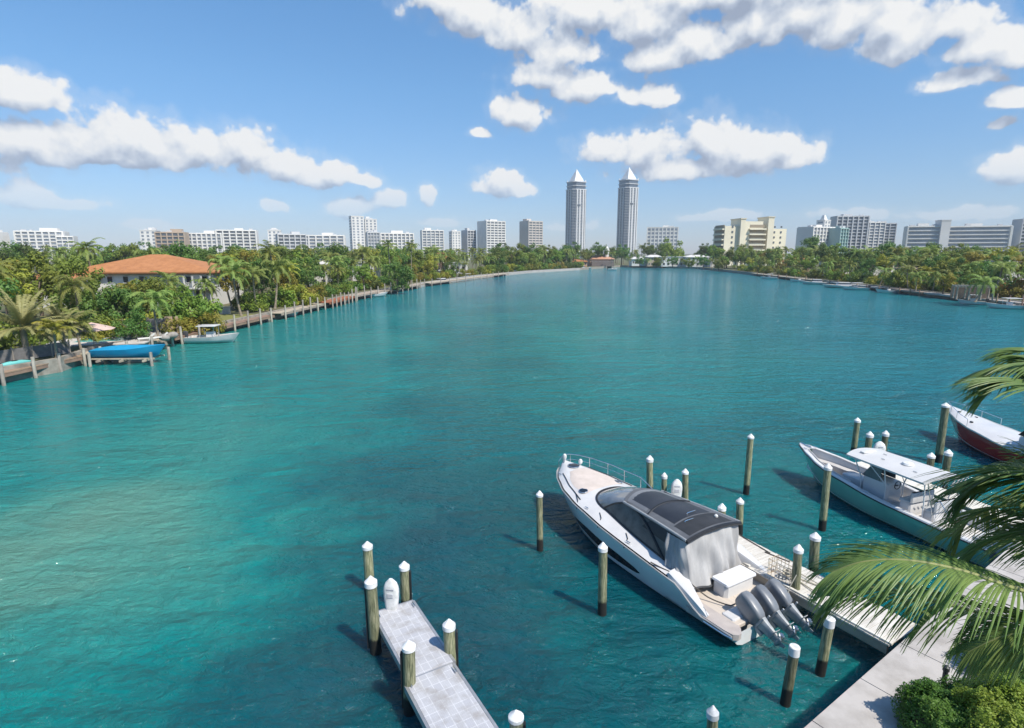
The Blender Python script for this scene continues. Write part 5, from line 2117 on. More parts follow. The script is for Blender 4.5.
def spire_tower(label, px0, px1, py_sh, py_tip, D):
    rz = R(28)
    Wt = (px1 - px0) / F * D
    side = Wt / (math.cos(rz) + math.sin(rz)) * .98
    p = atd((px0 + px1) / 2, HZ, D)
    H = top_for(py_sh, D) - LANDZ
    Ht = top_for(py_tip, D) - LANDZ
    t = thing('apartment_tower', label, 'tower', (p.x, p.y, LANDZ), rz, 'twin towers with pyramid tops')
    h = side / 2
    ch = side * .16
    oct_ = [(-h + ch, -h), (h - ch, -h), (h, -h + ch), (h, h - ch), (h - ch, h), (-h + ch, h), (-h, h - ch), (-h, -h + ch)]
    b = MB()
    b.poly(oct_, 0, H * .90)
    b.poly([(x * .93, y * .93) for x, y in oct_], H * .90, H)
    b.build('wall', glass('tower_glass', (0.12, 0.14, 0.17), .15, (0.075, 0.09, 0.115), scale=.03), t)
    nf = 44
    for k in range(2, nf):
        m = MB()
        z = H * .90 * k / nf
        m.poly([(x * 1.015, y * 1.015) for x, y in oct_], z, z + .55)
        m.build('floor_slab', BG, t)
    PW = bmat('tower_white_pier', (0.62, 0.62, 0.62))
    for (x, y, sx, sy) in ((-h * .52, -h * 1.02, side * .075, 1.2), (-h * .12, -h * 1.02, side * .10, 1.2), (h * .34, -h * 1.02, side * .10, 1.2), (h * .62, -h * 1.02, side * .06, 1.2),
                           (h * 1.02, -h * .45, 1.2, side * .10), (h * 1.02, h * .2, 1.2, side * .10), (-h * 1.02, -h * .4, 1.2, side * .07), (-h * 1.02, h * .1, 1.2, side * .07), (-h * 1.02, h * .55, 1.2, side * .06)):
        m = MB()
        m.box((x, y, H * .45 + .3), (sx, sy, H * .9 + .6))
        m.build('pier', PW, t)
    for (z, k, dz) in ((H * .90, 1.05, 1.6), (H * .95, 1.0, 1.2), (H, 1.0, 1.6)):
        m = MB()
        m.poly([(x * k, y * k) for x, y in oct_], z, z + dz)
        m.build('crown_band', PW, t)
    m = MB()
    q = side * .31
    m.add([(-q, -q, H + 1.6), (q, -q, H + 1.6), (q, q, H + 1.6), (-q, q, H + 1.6), (-q, -q, H + 4), (q, -q, H + 4), (q, q, H + 4), (-q, q, H + 4), (0, 0, Ht)],
          [(3, 2, 1, 0), (0, 1, 5, 4), (1, 2, 6, 5), (2, 3, 7, 6), (3, 0, 4, 7), (4, 5, 8), (5, 6, 8), (6, 7, 8), (7, 4, 8)])
    m.build('pyramid_roof', bmat('white_pyramid', (0.72, 0.72, 0.72)), t)
    for (x, y) in ((-q * 1.25, -q * 1.25), (q * 1.25, -q * 1.25), (q * 1.25, q * 1.25), (-q * 1.25, q * 1.25)):
        m = MB()
        m.box((x, y, H + 3), (2, 2, 4), taper=.5)
        m.build('corner_pinnacle', PW, t)
    # one balcony recess on the front at a refuge floor
    m = MB()
    m.box((-h * .3, -h * 1.05, H * .70), (side * .22, 1.4, 3))
    m.build('refuge_floor', GLD, t)
    return t


spire_tower('left one of the twin grey glass towers with white pyramid top', 564, 586, 183, 169, 1120)
spire_tower('right one of the twin grey glass towers with white pyramid top', 615, 637, 181, 167, 1120)
highrise('white gridded block right of the twin towers', 646, 677, 228, 760, wall=BW, win=GLB, depth=18, rz=R(-14), floors=9, piers=8, style='grid')
highrise('white slab with spire like core behind the dark pine', 797, 832, 228, 620, wall=BW, win=GLB, depth=18, rz=R(24), piers=7)
t = highrise('white stepped core with pointed top above the white slab', 815, 826, 221, 640, wall=BW, depth=10, rz=R(24), style='slots', piers=2, roof=False)[0]
b = MB()
b.box((0, 0, top_for(221, 640) + 2.0), (6, 6, 6), taper=.35)
b.build('roof_house', BW, t)
highrise('teal glazed block left of the grey slab', 829, 843, 229, 610, wall=bmat('pale_teal_render', (0.34, 0.48, 0.45)), win=GLT, depth=14, rz=R(20), piers=3)
highrise('tall grey slab with blank side walls on the right skyline', 831, 861, 217, 680, wall=BG, win=GLD, depth=18, rz=R(-8), piers=6, balc=BG)
highrise('pale grey block stepped down behind the grey slab', 858, 878, 223, 720, wall=BW, win=GLB, depth=18, rz=R(-6), piers=4)
highrise('banded grey block right of the tall grey slab', 872, 891, 224, 740, wall=BG, win=GLD, depth=16, rz=R(-16), piers=3)
highrise('left wing of the long grey hotel slab on the right', 905, 938, 227, 600, wall=BW, win=GLB, depth=14, rz=R(-22), floors=9, piers=1)
highrise('right wing of the long grey hotel slab on the right', 941, 998, 227, 600, wall=BW, win=GLB, depth=14, rz=R(-22), floors=9, piers=1)
highrise('tall blank lift core between the wings of the grey hotel slab', 934, 944, 221, 592, wall=BG, win=GLD, depth=12, rz=R(-10), style='none', roof=False)
highrise('dark grey block cut off by the right picture edge', 1013, 1036, 220, 600, wall=BG, win=GLD, depth=18, rz=R(-16), piers=4, balc=BG)

# the beige apartment block in front of the right grove
D = 470
p = atd(752, HZ, D)
t = thing('apartment_building', 'cream beige apartment block with stacked balconies and two roof turrets', 'apartment block', (p.x, p.y, LANDZ), R(5))
u = D / F * .97
H = top_for(224, D) - LANDZ
for (x0, x1, dz, dy) in ((-30, -12, -1.5, 1), (-12, 8, 2, 0), (8, 20, -.5, 2), (20, 38, -3.5, 3)):
    m = MB()
    m.box(((x0 + x1) / 2 * u, dy * 2.2 + 8, (H + dz) / 2), ((x1 - x0) * u, 20, H + dz))
    m.build('wall', BBEI, t)
for (x, w_, dz) in ((-13, 5, 3.6), (16, 6, 5.0)):
    m = MB()
    m.box((x * u, 6, (H + dz) / 2), (w_ * u, 17.5, H + dz))
    m.build('turret', BBEI, t)
    m = MB()
    m.box((x * u, 6, H + dz + .4), (w_ * u + 1, 18.2, .8))
    m.build('turret_cap', bmat('cream_trim', (0.70, 0.62, 0.46)), t)
for k in range(1, 8):
    z = H * k / 8
    m = MB()
    m.box((2 * u, -3.0, z), (17 * u, 2.6, 1.1))
    m.build('balcony', BBEI, t)
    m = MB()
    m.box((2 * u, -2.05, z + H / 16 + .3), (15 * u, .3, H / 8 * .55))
    m.build('balcony_shade_panel', mat('balcony_shade', (0.34, 0.28, 0.20), (0.26, 0.21, 0.15)), t)  # solid panel on the wall, its colour stands for the shade behind the balcony
    m = MB()
    m.box((-31 * u, 9, z), (3 * u, 17, 1.0))
    m.build('side_balcony', BBEI, t)
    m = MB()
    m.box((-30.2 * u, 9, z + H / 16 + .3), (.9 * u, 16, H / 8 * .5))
    m.build('balcony_shade_panel', MATS['balcony_shade'], t)  # side balconies: their inner shade is painted on a panel too
    for x in (-22, 25, 32):
        m = MB()
        m.box((x * u, (.1 if x < 0 else 4.5), z + H / 16), (1.6 * u, .4, 1.5))
        m.build('window', GLD, t)

# ------------------------------------------------------------------ houses on the shores
ROOFO = mat('orange_roof_tile', (0.44, 0.19, 0.075), (0.34, 0.14, 0.052), rough=.8, scale=.9, stretch=(1, 1, 1), detail=6, bump=.5, bscale=8)
ROOFW = mat('white_flat_roof', (0.62, 0.60, 0.57), (0.5, 0.48, 0.46), rough=.8, scale=.4)
WALLW = bmat('white_stucco', (0.68, 0.66, 0.62))


def window(parent, x, y, z, w_, h_, axis='y', sgn=-1, depth=.12):
    """a window on a wall: dark pane with a pale frame round it"""
    f = MB()
    def bx(cx, cz, sx, sz, dd, off):
        if axis == 'y':
            f_.box((x + cx, y + sgn * off, z + cz), (sx, dd, sz))
        else:
            f_.box((x + sgn * off, y + cx, z + cz), (dd, sx, sz))
    f_ = f
    t_ = .10
    for cx, cz, sx, sz in ((0, h_ / 2, w_ + .2, t_), (0, -h_ / 2, w_ + .2, t_), (-w_ / 2 - .05, 0, t_, h_ - t_), (w_ / 2 + .05, 0, t_, h_ - t_)):
        bx(cx, cz, sx, sz, depth, depth / 2)
    o = f.build('window', WALLW, parent)
    f_ = MB()
    bx(0, 0, w_, h_ - .04, .05, .03)
    f_.build('pane', GLH, o)
    return o


def hip_roof(parent, W, Dp, z, rise, over=1.0, m=None, ridge=.35, cx=0, cy=0):
    b = MB()
    w_, d_ = W / 2 + over, Dp / 2 + over
    r_ = max(0.1, (w_ - d_)) if ridge is None else w_ * ridge
    b.add([(cx - w_, cy - d_, z), (cx + w_, cy - d_, z), (cx + w_, cy + d_, z), (cx - w_, cy + d_, z), (cx - r_, cy, z + rise), (cx + r_, cy, z + rise),
           (cx - w_, cy - d_, z - .28), (cx + w_, cy - d_, z - .28), (cx + w_, cy + d_, z - .28), (cx - w_, cy + d_, z - .28)],
          [(0, 1, 5, 4), (1, 2, 5), (2, 3, 4, 5), (3, 0, 4), (6, 7, 1, 0), (7, 8, 2, 1), (8, 9, 3, 2), (9, 6, 0, 3), (9, 8, 7, 6)])
    return b.build('roof', m or ROOFO, parent)


# the big orange roofed house
D = 116
pl_, pr_ = atd(88, 272, D), atd(216, 272, D)
cx = (pl_.x + pr_.x) / 2 - 2.6
W = pr_.x - pl_.x + 2.6
t = thing('house', 'large white two storey house with broad orange tiled hip roof', 'house', (cx, D + 7, LANDZ), R(3))
ez = top_for(272, D) - LANDZ
b = MB()
b.box((0, 0, ez / 2), (W, 14, ez))
b.build('wall', WALLW, t)
rf = hip_roof(t, W, 14, ez + .05, 3.4, 1.1, ridge=.10)
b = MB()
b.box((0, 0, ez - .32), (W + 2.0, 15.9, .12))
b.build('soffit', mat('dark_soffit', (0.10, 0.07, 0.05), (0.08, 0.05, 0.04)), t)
for i in range(9):
    window(t, -W / 2 + 1.8 + i * (W - 3.6) / 8, -7, ez - 1.5, 1.0, 1.35)
for i in range(5):
    window(t, -W / 2 + 3 + i * (W - 6) / 4, -7, 2.2, 1.5, 1.8)
for i in range(4):
    window(t, W / 2, -5 + i * 3.2, ez - 1.5, 1.1, 1.4, axis='x', sgn=1)
for i in range(4):
    b = MB()
    b.lathe([(.28, 0), (.24, .3), (.22, ez - .9), (.3, ez - .75)], (W / 2 - 5.5 + i * 1.7, -8.0, 0), 10)
    b.build('column', WALLW, t, smooth=30)
b = MB()
b.box((W / 2 - 2.9, -7.9, 3.6), (6.2, 2.0, .25))
b.build('balcony', WALLW, t)
# low orange wing to the left
pl_ = atd(56, 272, 108)
t = thing('house', 'low side wing with orange tiled roof left of the large house', 'house', (pl_.x - 2, 113, LANDZ), R(3))
b = MB()
b.box((0, 0, 2.9), (9, 8, 5.8))
b.build('wall', WALLW, t)
hip_roof(t, 9, 8, 5.85, 1.5, .8, ridge=.3)
window(t, -1.5, -4, 4.2, 1.1, 1.3)
window(t, 1.8, -4, 4.2, 1.1, 1.3)


def flat_house(label, px0, px1, pyt, pyb, D, wall, roofm=None, rise=0.0, depth=10, rz=0.0, nwin=4, name='house', hip=True, group=None):
    a, c = atd(px0, pyt, D), atd(px1, pyt, D)
    W = c.x - a.x
    H = max(2.6, a.z - LANDZ)
    t = thing(name, label, 'house', ((a.x + c.x) / 2, D + depth / 2, LANDZ), rz, group)
    b = MB()
    b.box((0, 0, H / 2), (W, depth, H))
    b.build('wall', wall, t)
    if rise:
        hip_roof(t, W, depth, H + .05, rise, .8, roofm or ROOFO, ridge=.45)
    else:
        b = MB()
        b.box((0, 0, H + .15), (W + .8, depth + .8, .3))
        b.build('roof', roofm or ROOFW, t)
    st = max(1, int(H / 3.4))
    for k in range(st):
        for i in range(nwin):
            window(t, -W / 2 + W * (i + .5) / nwin, -depth / 2, H * (k + .55) / st, min(2.2, W / nwin * .45), min(1.6, H / st * .5))
    return t


flat_house('white roofed house showing between the left shore palms', 292, 327, 264, 285, 172, WALLW, rise=1.4, roofm=ROOFW)
flat_house('long house with pale flat roof in the middle of the left grove', 352, 374, 263, 280, 220, WALLW, roofm=ROOFW)
flat_house('small salmon house with tower like chimney on the left shore', 434, 448, 258, 268, 292, BPINK, rise=1.5)
flat_house('white low house beside the salmon house on the left shore', 444, 466, 263, 272, 286, WALLW, roofm=ROOFW)
t = flat_house('small salmon tower house behind the white low house', 437, 443, 254, 262, 300, BPINK, rise=1.0, depth=5, nwin=1)
flat_house('white waterside pavilion below the salmon house', 439, 458, 272, 280, 256, WALLW, depth=5, nwin=3)
flat_house('salmon roofed house hidden among the palms left of the twin towers', 512, 532, 254, 262, 420, BPINK, rise=2.0)
# the pink waterside house with cupola
t = flat_house('pink house with orange roof left of the cupola building', 571, 587, 261.5, 266, 440, BPINK, rise=1.6, depth=14, nwin=6)
t = flat_house('white cupola building with salmon gable at the head of the bay', 590, 614, 259, 266, 446, bmat('peach_render', (0.66, 0.46, 0.32)), rise=2.6, roofm=mat('faded_pink_roof', (0.50, 0.27, 0.18), (0.42, 0.22, 0.14)), depth=16, nwin=6)
b = MB()
b.lathe([(1.8, 6), (1.8, 11.5), (2.1, 11.7), (1.7, 13), (.9, 14.2), (.12, 15.4)], (4.5, -2, 0), 12)
b.build('cupola', WALLW, t, smooth=30)
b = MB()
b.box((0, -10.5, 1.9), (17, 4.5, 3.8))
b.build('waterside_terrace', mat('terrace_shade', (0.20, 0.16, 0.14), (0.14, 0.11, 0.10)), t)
for i, (x0, x1, py, m_, r_) in enumerate(((632, 647, 259, WALLW, 1.6), (648, 662, 257, BTAN, 1.6), (662, 684, 257, WALLW, 0), (687, 709, 257, BG, 1.5), (711, 722, 260, WALLW, 0))):
    flat_house(['white house with pale hip roof at the left end of the far row', 'tan house second from the left in the far row', 'long flat roofed white house in the middle of the far row', 'grey house with dark windows in the far row', 'small white house at the right end of the far row'][i], x0, x1, py, 266, 452 - i * 8, m_, rise=r_, roofm=ROOFW, depth=10, nwin=5)
flat_house('small orange roofed house half hidden on the right shore', 793, 812, 262, 270, 300, BPINK, rise=2.2, depth=12)
flat_house('white house behind the slender palms on the right shore', 831, 850, 262, 268, 262, WALLW, roofm=ROOFW)
flat_house('pale flat roofed house in the middle of the right grove', 868, 905, 262, 270, 232, WALLW, roofm=ROOFW)
flat_house('low tan roofed house behind the front palms on the right shore', 915, 950, 269, 275, 190, BTAN, roofm=mat('tan_roof', (0.34, 0.27, 0.20), (0.26, 0.21, 0.16)), rise=1.2)
flat_house('white walled house showing at the right picture edge above the flowering tree', 1000, 1030, 262, 275, 165, WALLW, roofm=ROOFW)
# pergola house on the right shore
p = at(974, 301, LANDZ)
t = thing('pergola', 'open pergola with pale columns and flat slatted roof on the right shore', 'pergola', (p.x + 3.5, p.y + 5, LANDZ), R(-28))
PERG = mat('weathered_pergola', (0.42, 0.37, 0.31), (0.30, 0.26, 0.21), rough=.85, scale=1)
for i in range(4):
    for y in (-2.0, 2.0):
        b = MB()
        b.lathe([(.22, 0), (.18, .2), (.16, 2.7), (.22, 2.8)], (-3.3 + 2.2 * i, y, 0), 8)
        b.build('column', PERG, t, smooth=30)
for y in (-2.0, 2.0):
    b = MB()
    b.box((0, y, 2.92), (7.6, .2, .24))
    b.build('beam', PERG, t)
b = MB()
for i in range(14):
    b.box((-3.7 + .57 * i, 0, 3.12), (.12, 5.0, .16))
b.build('roof_slats', PERG, t)
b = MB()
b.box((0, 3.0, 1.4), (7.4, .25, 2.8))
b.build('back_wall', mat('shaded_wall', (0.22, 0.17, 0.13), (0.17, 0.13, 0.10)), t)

# ------------------------------------------------------------------ waterside of the left shore
BROWN = mat('brown_dock_wood', (0.32, 0.21, 0.145), (0.21, 0.14, 0.10), rough=.85, scale=.8, stretch=(1, 4, 1), rand=.3)
TANW = mat('sandy_dock_wood', (0.46, 0.38, 0.30), (0.31, 0.25, 0.19), rough=.85, scale=.8, stretch=(4, 1, 1), rand=.3)
REDW = mat('red_brown_dock_wood', (0.36, 0.13, 0.06), (0.25, 0.09, 0.045), rough=.85, scale=.8)
FARP = mat('grey_far_piling', (0.48, 0.43, 0.36), (0.27, 0.235, 0.19), rough=.9, scale=1.2, stretch=(2, 2, .8), rand=.3)
shore_wall(0, 4, 'dark stained sea wall along the near left shore')
shore_wall(4, 7, 'weathered sea wall along the middle left shore below the docks')
shore_wall(7, 10, 'pale sea wall along the far left shore', m=CONC)
shore_wall(10, 13, 'grey sea wall at the head of the bay')
shore_wall(13, 16, 'dark sea wall along the right shore')


def side_dock(label, y0, y1, width, z, m, side='L', piles=True, off=0.0, pgroup=None, step=4.2, ph=1.1, plabel=None, posts_mat=None):
    """a boardwalk built out from the shore line between two distances"""
    sg = 1 if side == 'L' else -1
    a = Vector((shore_x(y0, side), y0))
    c = Vector((shore_x(y1, side), y1))
    d = (c - a)
    L = d.length
    ang = math.atan2(d.y, d.x)
    mid = (a + c) / 2
    t = thing('boardwalk', label, 'dock', (mid.x + sg * (width / 2 + off - .6), mid.y, 0), ang)
    b = MB()
    n = int(L / .5)
    for i in range(n):
        b.box((-L / 2 + (i + .5) * L / n, 0, z), (L / n - .04, width, .10))
    b.build('deck_planks', m, t)
    for yy in (-width / 2 + .1, width / 2 - .1):
        b = MB()
        b.box((0, yy, z - .22), (L, .16, .30))
        b.build('side_beam', m, t)
    if piles:
        k = 0
        s_ = .8
        while s_ < L:
            q = a + d.normalized() * s_
            x = q.x + sg * (width + off - .6 + .22)
            pt = thing('piling', plabel, 'piling', (x, q.y, 0), 0, pgroup)
            b = MB()
            hh = z + ph * random.uniform(.7, 1.2)
            b.tube([(0, 0, -1.5), (random.uniform(-.08, .08), 0, hh)], [.17, .15], 9)
            b.build('shaft', posts_mat or FARP, pt, smooth=True)
            k += 1
            s_ += step * random.uniform(.85, 1.15)
    return t


side_dock('brown wooden boardwalk along the near left sea wall below the grey fence', 50, 60.5, 1.6, 1.05, BROWN, pgroup='pilings of the near left boardwalk', plabel='weathered piling along the brown boardwalk below the grey fence', ph=.9, step=3.0)
side_dock('sandy boardwalk behind the blue boat', 60.8, 73.5, 2.2, 1.10, TANW, pgroup='pilings of the sandy boardwalk', plabel='weathered piling along the sandy boardwalk by the blue boat', ph=1.0, step=3.6)
side_dock('brown boardwalk in front of the lawn', 74, 101, 2.2, 1.0, BROWN, pgroup='pilings before the lawn', plabel='tall weathered piling along the boardwalk before the lawn', ph=1.6, step=4.2)
side_dock('pale cluttered boardwalk beyond the lawn', 102, 122, 3.0, 1.2, TANW, pgroup='pilings beyond the lawn', plabel='pale piling along the cluttered boardwalk beyond the lawn', ph=1.7, step=3.4)
side_dock('red brown dock in the middle of the left shore', 123, 141, 3.6, 1.3, REDW, pgroup='pilings of the red brown dock', plabel='pale piling standing along the red brown dock', ph=2.0, step=2.6)
side_dock('long pale dock running to the end of the left grove', 142, 198, 3.0, 1.3, TANW, pgroup='pilings of the long pale dock', plabel='pale piling along the long dock of the left grove', ph=1.9, step=4.4)
side_dock('far pale boardwalk near the white pavilion', 204, 300, 3.0, 1.2, TANW, pgroup='pilings of the far boardwalk', plabel='tiny pale piling along the far left boardwalk', ph=1.5, step=9)
# right shore
side_dock('grey walled boardwalk near the right picture edge', 118, 132, 3.0, 1.2, CONC, 'R', pgroup='pilings at the right edge', plabel='dark piling along the boardwalk at the right picture edge', ph=1.6, step=3.4, posts_mat=BROWN)
side_dock('pale terrace edge boardwalk before the pergola', 133, 156, 2.6, 1.2, CONC, 'R', piles=False)
side_dock('tan wooden boardwalk left of the pergola', 157, 176, 2.6, 1.2, TANW, 'R', pgroup='pilings left of the pergola', plabel='dark piling along the tan boardwalk left of the pergola', ph=.8, step=5, posts_mat=BROWN)
side_dock('grey boardwalk below the pale house of the right grove', 178, 215, 2.6, 1.1, CONC, 'R', pgroup='pilings of the grey right boardwalk', plabel='dark piling along the grey right shore boardwalk', ph=1.0, step=7, posts_mat=BROWN)
side_dock('far right boardwalk behind the white moored boats', 222, 300, 3.0, 1.2, TANW, 'R', pgroup='pilings of the far right boardwalk', plabel='small dark piling along the far right boardwalk', ph=1.3, step=10, posts_mat=BROWN)

# grey fence behind the near boardwalk: posts and mesh panels
a, c = at(-12, 371, LANDZ), at(58, 358, LANDZ)
a, c = Vector((-51.2, 50.5, LANDZ)), Vector((-47.6, 60.5, LANDZ))
d = c - a
ang = math.atan2(d.y, d.x)
t = thing('fence', 'grey panel fence with dark posts below the date palms', 'fence', tuple(a), ang)
n = 6
Lp = d.length / n
for i in range(n):
    b = MB()
    b.box((Lp * (i + .5), 0, .78), (Lp - .12, .04, 1.25))
    b.build('panel', mat('grey_fence_panel', (0.17, 0.16, 0.16), (0.12, 0.115, 0.11), rough=.8, scale=3), t)
for i in range(n + 1):
    b = MB()
    b.box((Lp * i, 0, .78), (.12, .12, 1.56))
    b.build('post', mat('fence_post', (0.30, 0.26, 0.22), (0.2, 0.17, 0.14)), t)

# pool terrace with pool behind the sandy boardwalk
pq = at(118, 343, LANDZ)
t = thing('swimming_pool', 'small turquoise pool in a white terrace behind the blue boat', 'pool', (pq.x - 2.5, pq.y + 1, LANDZ), R(14))
b = MB()
b.rbox((0, 0, .06), (11, 6.0, .14), .02)
b.build('terrace', mat('white_terrace', (0.56, 0.52, 0.47), (0.46, 0.42, 0.38), scale=.6), t)
b = MB()
b.rbox((.3, .2, .15), (6.2, 3.2, .05), .02)
b.build('pool_water', mat('pool_water', (0.10, 0.42, 0.42), (0.13, 0.46, 0.45), rough=.08), t)
for i in range(4):
    b = MB()
    b.rbox((.3, 1.81 if i == 0 else -1.41, .17) if i < 2 else (3.55 if i == 2 else -2.95, .2, .17), (6.7, .28, .1) if i < 2 else (.28, 2.9, .1), .02)
    b.build('coping', MATS['white_terrace'], t)
for i in range(2):
    lg = thing('sun_lounger', ['white sun lounger on the pool terrace nearer the water', 'white sun lounger on the pool terrace farther from the water'][i], 'sun lounger', (pq.x + 2.6 + i * 1.1, pq.y + .9 + i * .9, LANDZ + .13), R(40))
    b = MB()
    b.rbox((0, 0, .32), (1.3, .65, .10), .03)
    b.add([(.65, -.32, .36), (.65, .32, .36), (1.2, .32, .78), (1.2, -.32, .78), (.62, -.32, .44), (.62, .32, .44), (1.15, .32, .86), (1.15, -.32, .86)], [(3, 2, 1, 0), (4, 5, 6, 7), (0, 1, 5, 4), (1, 2, 6, 5), (2, 3, 7, 6), (3, 0, 4, 7)])
    b.build('cushion', WALLW, lg, smooth=30)
    for x in (-.55, .55):
        for y in (-.28, .28):
            b = MB()
            b.box((x, y, .135), (.05, .05, .27))
            b.build('leg', WALLW, lg)
# pinkish awning and the wooden gate behind the boardwalk
q = at(84, 352, LANDZ)
t = thing('patio_umbrella', 'pale pink patio umbrella beside the pool terrace', 'umbrella', (q.x - 1.0, q.y + 3, LANDZ))
b = MB()
b.lathe([(2.3, 2.1), (1.5, 2.42), (.7, 2.7), (.06, 2.9)], (0, 0, 0), 8)
b.build('canopy', mat('pale_pink_canvas', (0.58, 0.42, 0.36), (0.5, 0.36, 0.30), rough=.9), t)
b = MB()
b.tube([(0, 0, 0), (0, 0, 2.8)], .04, 8)
b.build('pole', TANW, t)
q = at(166, 334, LANDZ)
t = thing('gate', 'tan wooden gate with grey panel behind the white boat with canopy', 'gate', (q.x - .5, q.y, LANDZ), R(20))
for x in (-1.5, .95, 1.9):
    b = MB()
    b.box((x, 0, 1.15), (.28 if x > 1.5 or x < 0 else .9, .25, 2.3))
    b.build('post', mat('tan_gate_wood', (0.44, 0.32, 0.22), (0.34, 0.24, 0.16)), t)
b = MB()
b.box((-.45, .02, 1.1), (1.8, .10, 2.0))
b.build('panel', MATS['grey_fence_panel'], t)
# low wall behind the lawn
t = thing('garden_wall', 'low pale garden wall at the back of the lawn', 'wall', (-54.5, 100.5, LANDZ), R(8))
b = MB()
b.box((0, 0, .6), (9, .3, 1.2))
b.build('wall_face', mat('pale_wall_render', (0.44, 0.42, 0.38), (0.36, 0.34, 0.31)), t)
b = MB()
b.box((0, 0, 1.26), (9.2, .42, .12))
b.build('coping', CONC, t)
lw_ = MB()
lw_.poly([(-45.4, 90.0), (-44.2, 100.5), (-52.5, 100), (-52, 93)], LANDZ - .05, LANDZ + .012)
tag(lw_.build('lawn', mat('lawn_grass', (0.20, 0.19, 0.045), (0.15, 0.16, 0.04), rough=.95, scale=.8, bump=.4, bscale=6)), kind='structure')


# boats along the shores ------------------------------------------------------
def small_boat(label, loc, rz, L=6.5, hullm=None, kind='open', s=1.0, name='motorboat', cat='motorboat', cover=None):
    t = thing(name, label, cat, loc, rz)
    h = Hull(L, [(0, .19 * L * .95), (.3, .19 * L), (.55, .185 * L), (.75, .14 * L), (.9, .07 * L), (1, .01 * L)],
             [(0, .75), (.5, .82), (1, 1.2)], flare=.8, chz=(.1, .5), keel=(-.3, .15), rake=.8)
    hu = h.mesh(20, ns=6).build('hull', hullm or WHITE, t, smooth=50)
    d = MB()
    rows = []
    for i in range(16):
        tt = .01 + .98 * i / 15
        lift = {'cover': .34 * math.sin(math.pi * min(1, tt * 1.15 + .05)), 'open': 0, 'canopy': 0, 'cabin': 0}[kind]
        dip = -.38 if kind != 'cover' and tt < .72 else 0
        rows.append([Vector((tt * L, (h.hb(tt) - .015) * f, h.zs(tt) + .015 + (lift * (1 - f * f)) + (dip if abs(f) < .8 else 0))) for f in (-1, -.82, -.78, -.4, 0, .4, .78, .82, 1)])
    d.grid([r_[::-1] for r_ in rows])
    d.build('boat_cover' if kind == 'cover' else 'deck', cover or CREAM, t, smooth=40)
    if kind == 'canopy':
        c = MB()
        c.rbox((L * .42, 0, 2.25), (L * .36, L * .30, .09), .03)
        c.build('canopy', MATS['white_canopy'], t, smooth=30)
        for x in (.28, .56):
            for y in (-1, 1):
                c = MB()
                c.tube([(L * x, y * L * .11, .5), (L * x, y * L * .13, 2.22)], .035, 6)
                c.build('canopy_post', STEEL, t, smooth=True)
        c = MB()
        c.rbox((L * .45, 0, .95), (1.0, .8, .95), .06)
        c.build('console', WHITE, t, smooth=30)
    if kind == 'cabin':
        c = MB()
        c.box((L * .45, 0, 1.35), (L * .36, L * .24, 1.0), taper=.8)
        cb = c.build('cabin', WHITE, t)
        c = MB()
        c.box((L * .45, 0, 1.45), (L * .345, L * .232, .40), taper=.92)
        c.build('cabin_window', TINT, cb)
    if kind == 'open':
        c = MB()
        c.rbox((L * .45, 0, .80), (.8, .7, .8), .06)
        c.build('console', WHITE, t, smooth=30)
        c = MB()
        c.rbox((L * .25, 0, .62), (.5, 1.3, .35), .05)
        c.build('bench', CREAM, t, smooth=30)
    if kind != 'cover':
        outboard(t, -.22, 0, .72, R(8), s=.75, cowl=GREYDK)
    if s != 1:
        t.scale = (s, s, s)
    return t


q = atd(100, 349, 61.5)
BLUE = mat('bright_blue_boat_cover', (0.012, 0.30, 0.52), (0.008, 0.24, 0.45), rough=.5, scale=.7, bump=.3, bscale=4)
small_boat('covered boat in bright blue canvas raised on a lift at the left shore', (q.x - .4, 61.5, .85), R(3), L=7.4, hullm=BLUE, kind='cover', cover=BLUE)
t = thing('boat_lift', 'wooden boat lift with beams under the blue covered boat', 'boat lift', (q.x + 3, 61.5, 0), R(3))
for x in (-2.4, 0, 2.4):
    b = MB()
    b.box((x, 0, .50), (.18, 3.2, .20))
    b.build('cross_beam', TANW, t)
for y in (-1.0, 1.0):
    b = MB()
    b.box((0, y, .68), (6.6, .16, .14))
    b.build('bunk', TANW, t)
for x in (-3.0, 3.4):
    for y in (-1.75, 1.75):
        b = MB()
        b.tube([(x, y, -1.5), (x, y, 1.5)], .15, 9)
        b.build('lift_post', FARP, t, smooth=True)
q = at(212, 343, 0)
small_boat('white motorboat with small white canopy moored at the left shore', (q.x - 3.4, q.y + .3, 0.05), R(5), L=6.8, kind='canopy', hullm=mat('white_grey_hull', (0.55, 0.55, 0.55), (0.48, 0.48, 0.48), rough=.2))
q = at(284, 317, 0)
small_boat('low white skiff lying before the cluttered boardwalk', (q.x - 2.2, q.y, 0), R(35), L=5.2, kind='open')
q = at(373, 297, 0)
small_boat('white speedboat moored at the long pale left dock', (q.x - 3, q.y - 1, 0), R(30), L=7.5, kind='open')
q = at(396, 292, 0)
small_boat('white open boat near the end of the left grove', (q.x - 2, q.y, 0), R(60), L=6, kind='open')
q = at(435, 284, 0)
small_boat('white cabin boat by the white pavilion', (q.x - 1, q.y + 1, 0), R(50), L=9, kind='cabin', s=1.1)
q = at(463, 279, 0)
small_boat('white motorboat right of the white pavilion', (q.x - 1, q.y + 1, 0), R(48), L=9, kind='canopy')
q = at(512, 274, 0)
small_boat('small white cabin boat before the far palms', (q.x - 1, q.y, 0), R(60), L=9, kind='cabin')
q = at(580, 269.5, 0)
small_boat('grey white yacht at the dock of the pink house', (q.x - 6, q.y + 2, 0), R(12), L=12, kind='cabin', s=1.3)
q = at(612, 270, 0)
small_boat('tiny white boat on open water before the pink house', (q.x - 3, q.y, 0), R(4), L=7, kind='open')
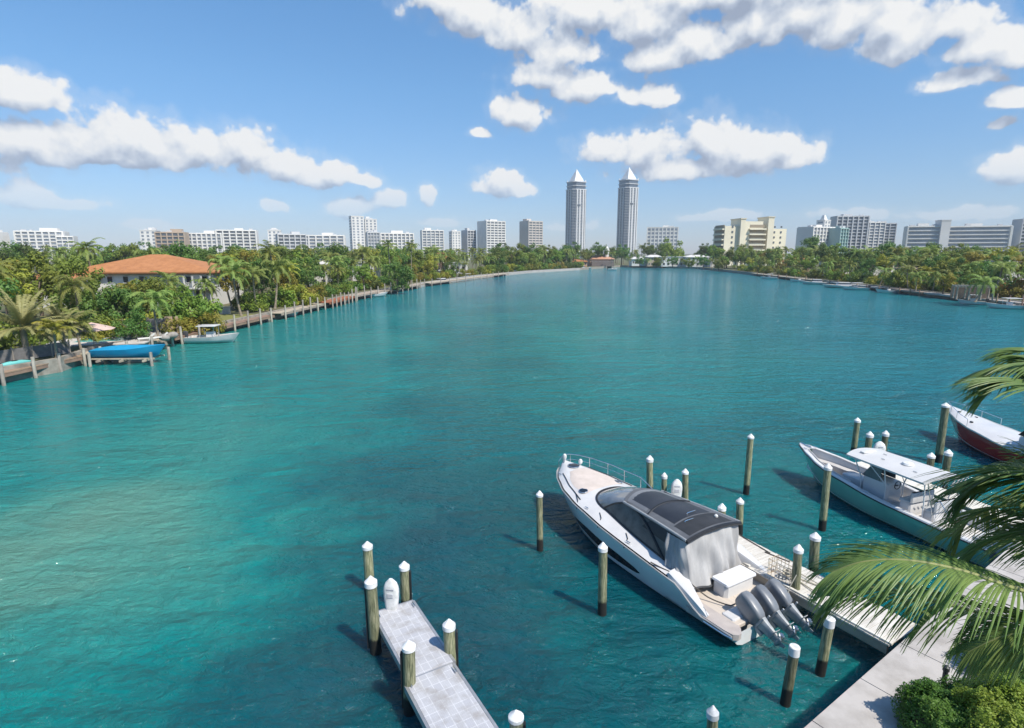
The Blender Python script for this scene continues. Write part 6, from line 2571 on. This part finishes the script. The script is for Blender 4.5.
for (px, py, L, kind, lab, rr) in ((818, 284.5, 10, 'cabin', 'white cabin boat left of the slender palms on the right shore', 160), (845, 288, 12, 'cabin', 'larger white cabin boat moored below the slender palms', 165), (800, 282, 7, 'open', 'small white open boat at the far right shore', 170),
                                   (857, 290, 8, 'canopy', 'white boat with canopy right of the larger cabin boat', 165), (889, 293, 7, 'open', 'low white skiff at the grey right boardwalk', 175), (770, 279, 7, 'canopy', 'tiny white boat below the beige block', 160),
                                   (975, 305, 5.5, 'canopy', 'white boat under the large palm on the right shore', 150), (1012, 309, 8, 'canopy', 'white boat cut off by the right picture edge', 165)):
    q = at(px, py, 0)
    small_boat(lab, (q.x + L / 2 * .9, q.y, 0), R(rr), L=L, kind=kind)
# turquoise kayak on the near left boardwalk
q = at(8, 362, 1.3)
t = thing('kayak', 'pale turquoise kayak lying by the fence at the left edge', 'kayak', (-48.2, 54.2, 1.24), R(70))
b = MB()
b.tube([(-1.6, 0, .16), (-1.2, 0, .14), (-.6, 0, .15), (0, 0, .15), (.6, 0, .15), (1.2, 0, .14), (1.6, 0, .16)], [.02, .16, .27, .30, .27, .16, .02], 12)
b.build('hull', mat('turquoise_plastic', (0.16, 0.50, 0.46), (0.13, 0.44, 0.42), rough=.4), t, smooth=True)
b = MB()
b.lathe([(.16, 0), (.19, .03), (.17, .05)], (0, 0, .42), 14, sx=1.7)
b.build('cockpit_rim', BLACK, t)
# rocks and clutter beside the blue boat
for i in range(9):
    q = at(120 + i * 7.5 + random.uniform(-2, 2), 341 + random.uniform(-3, 1), LANDZ)
    b = MB()
    r_ = random.Random(i)
    b.lathe([(.25, 0), (.55, .18), (.6, .45), (.42, .72), (.12, .82)], (0, 0, 0), 9, sx=1.2)
    b.v = [(x * (1 + .25 * mnoise.noise(Vector((x * 2, y * 2, z * 2 + i * 5)))), y * (1 + .25 * mnoise.noise(Vector((x * 2 + 9, y * 2, z * 2 + i * 5)))), z * r_.uniform(.9, 1.05)) for x, y, z in b.v]
    o = b.build('boulder', mat('grey_boulder', (0.34, 0.31, 0.28), (0.20, 0.18, 0.16), rough=.9, scale=1.5, bump=.4), smooth=60)
    o.location = (q.x - 1.5, q.y + 1.2, LANDZ - .05)
    o.rotation_euler = (0, 0, i * 1.3)
    tag(o, 'pale grey boulder in the row behind the blue boat', 'boulder', 'boulders behind the blue boat')
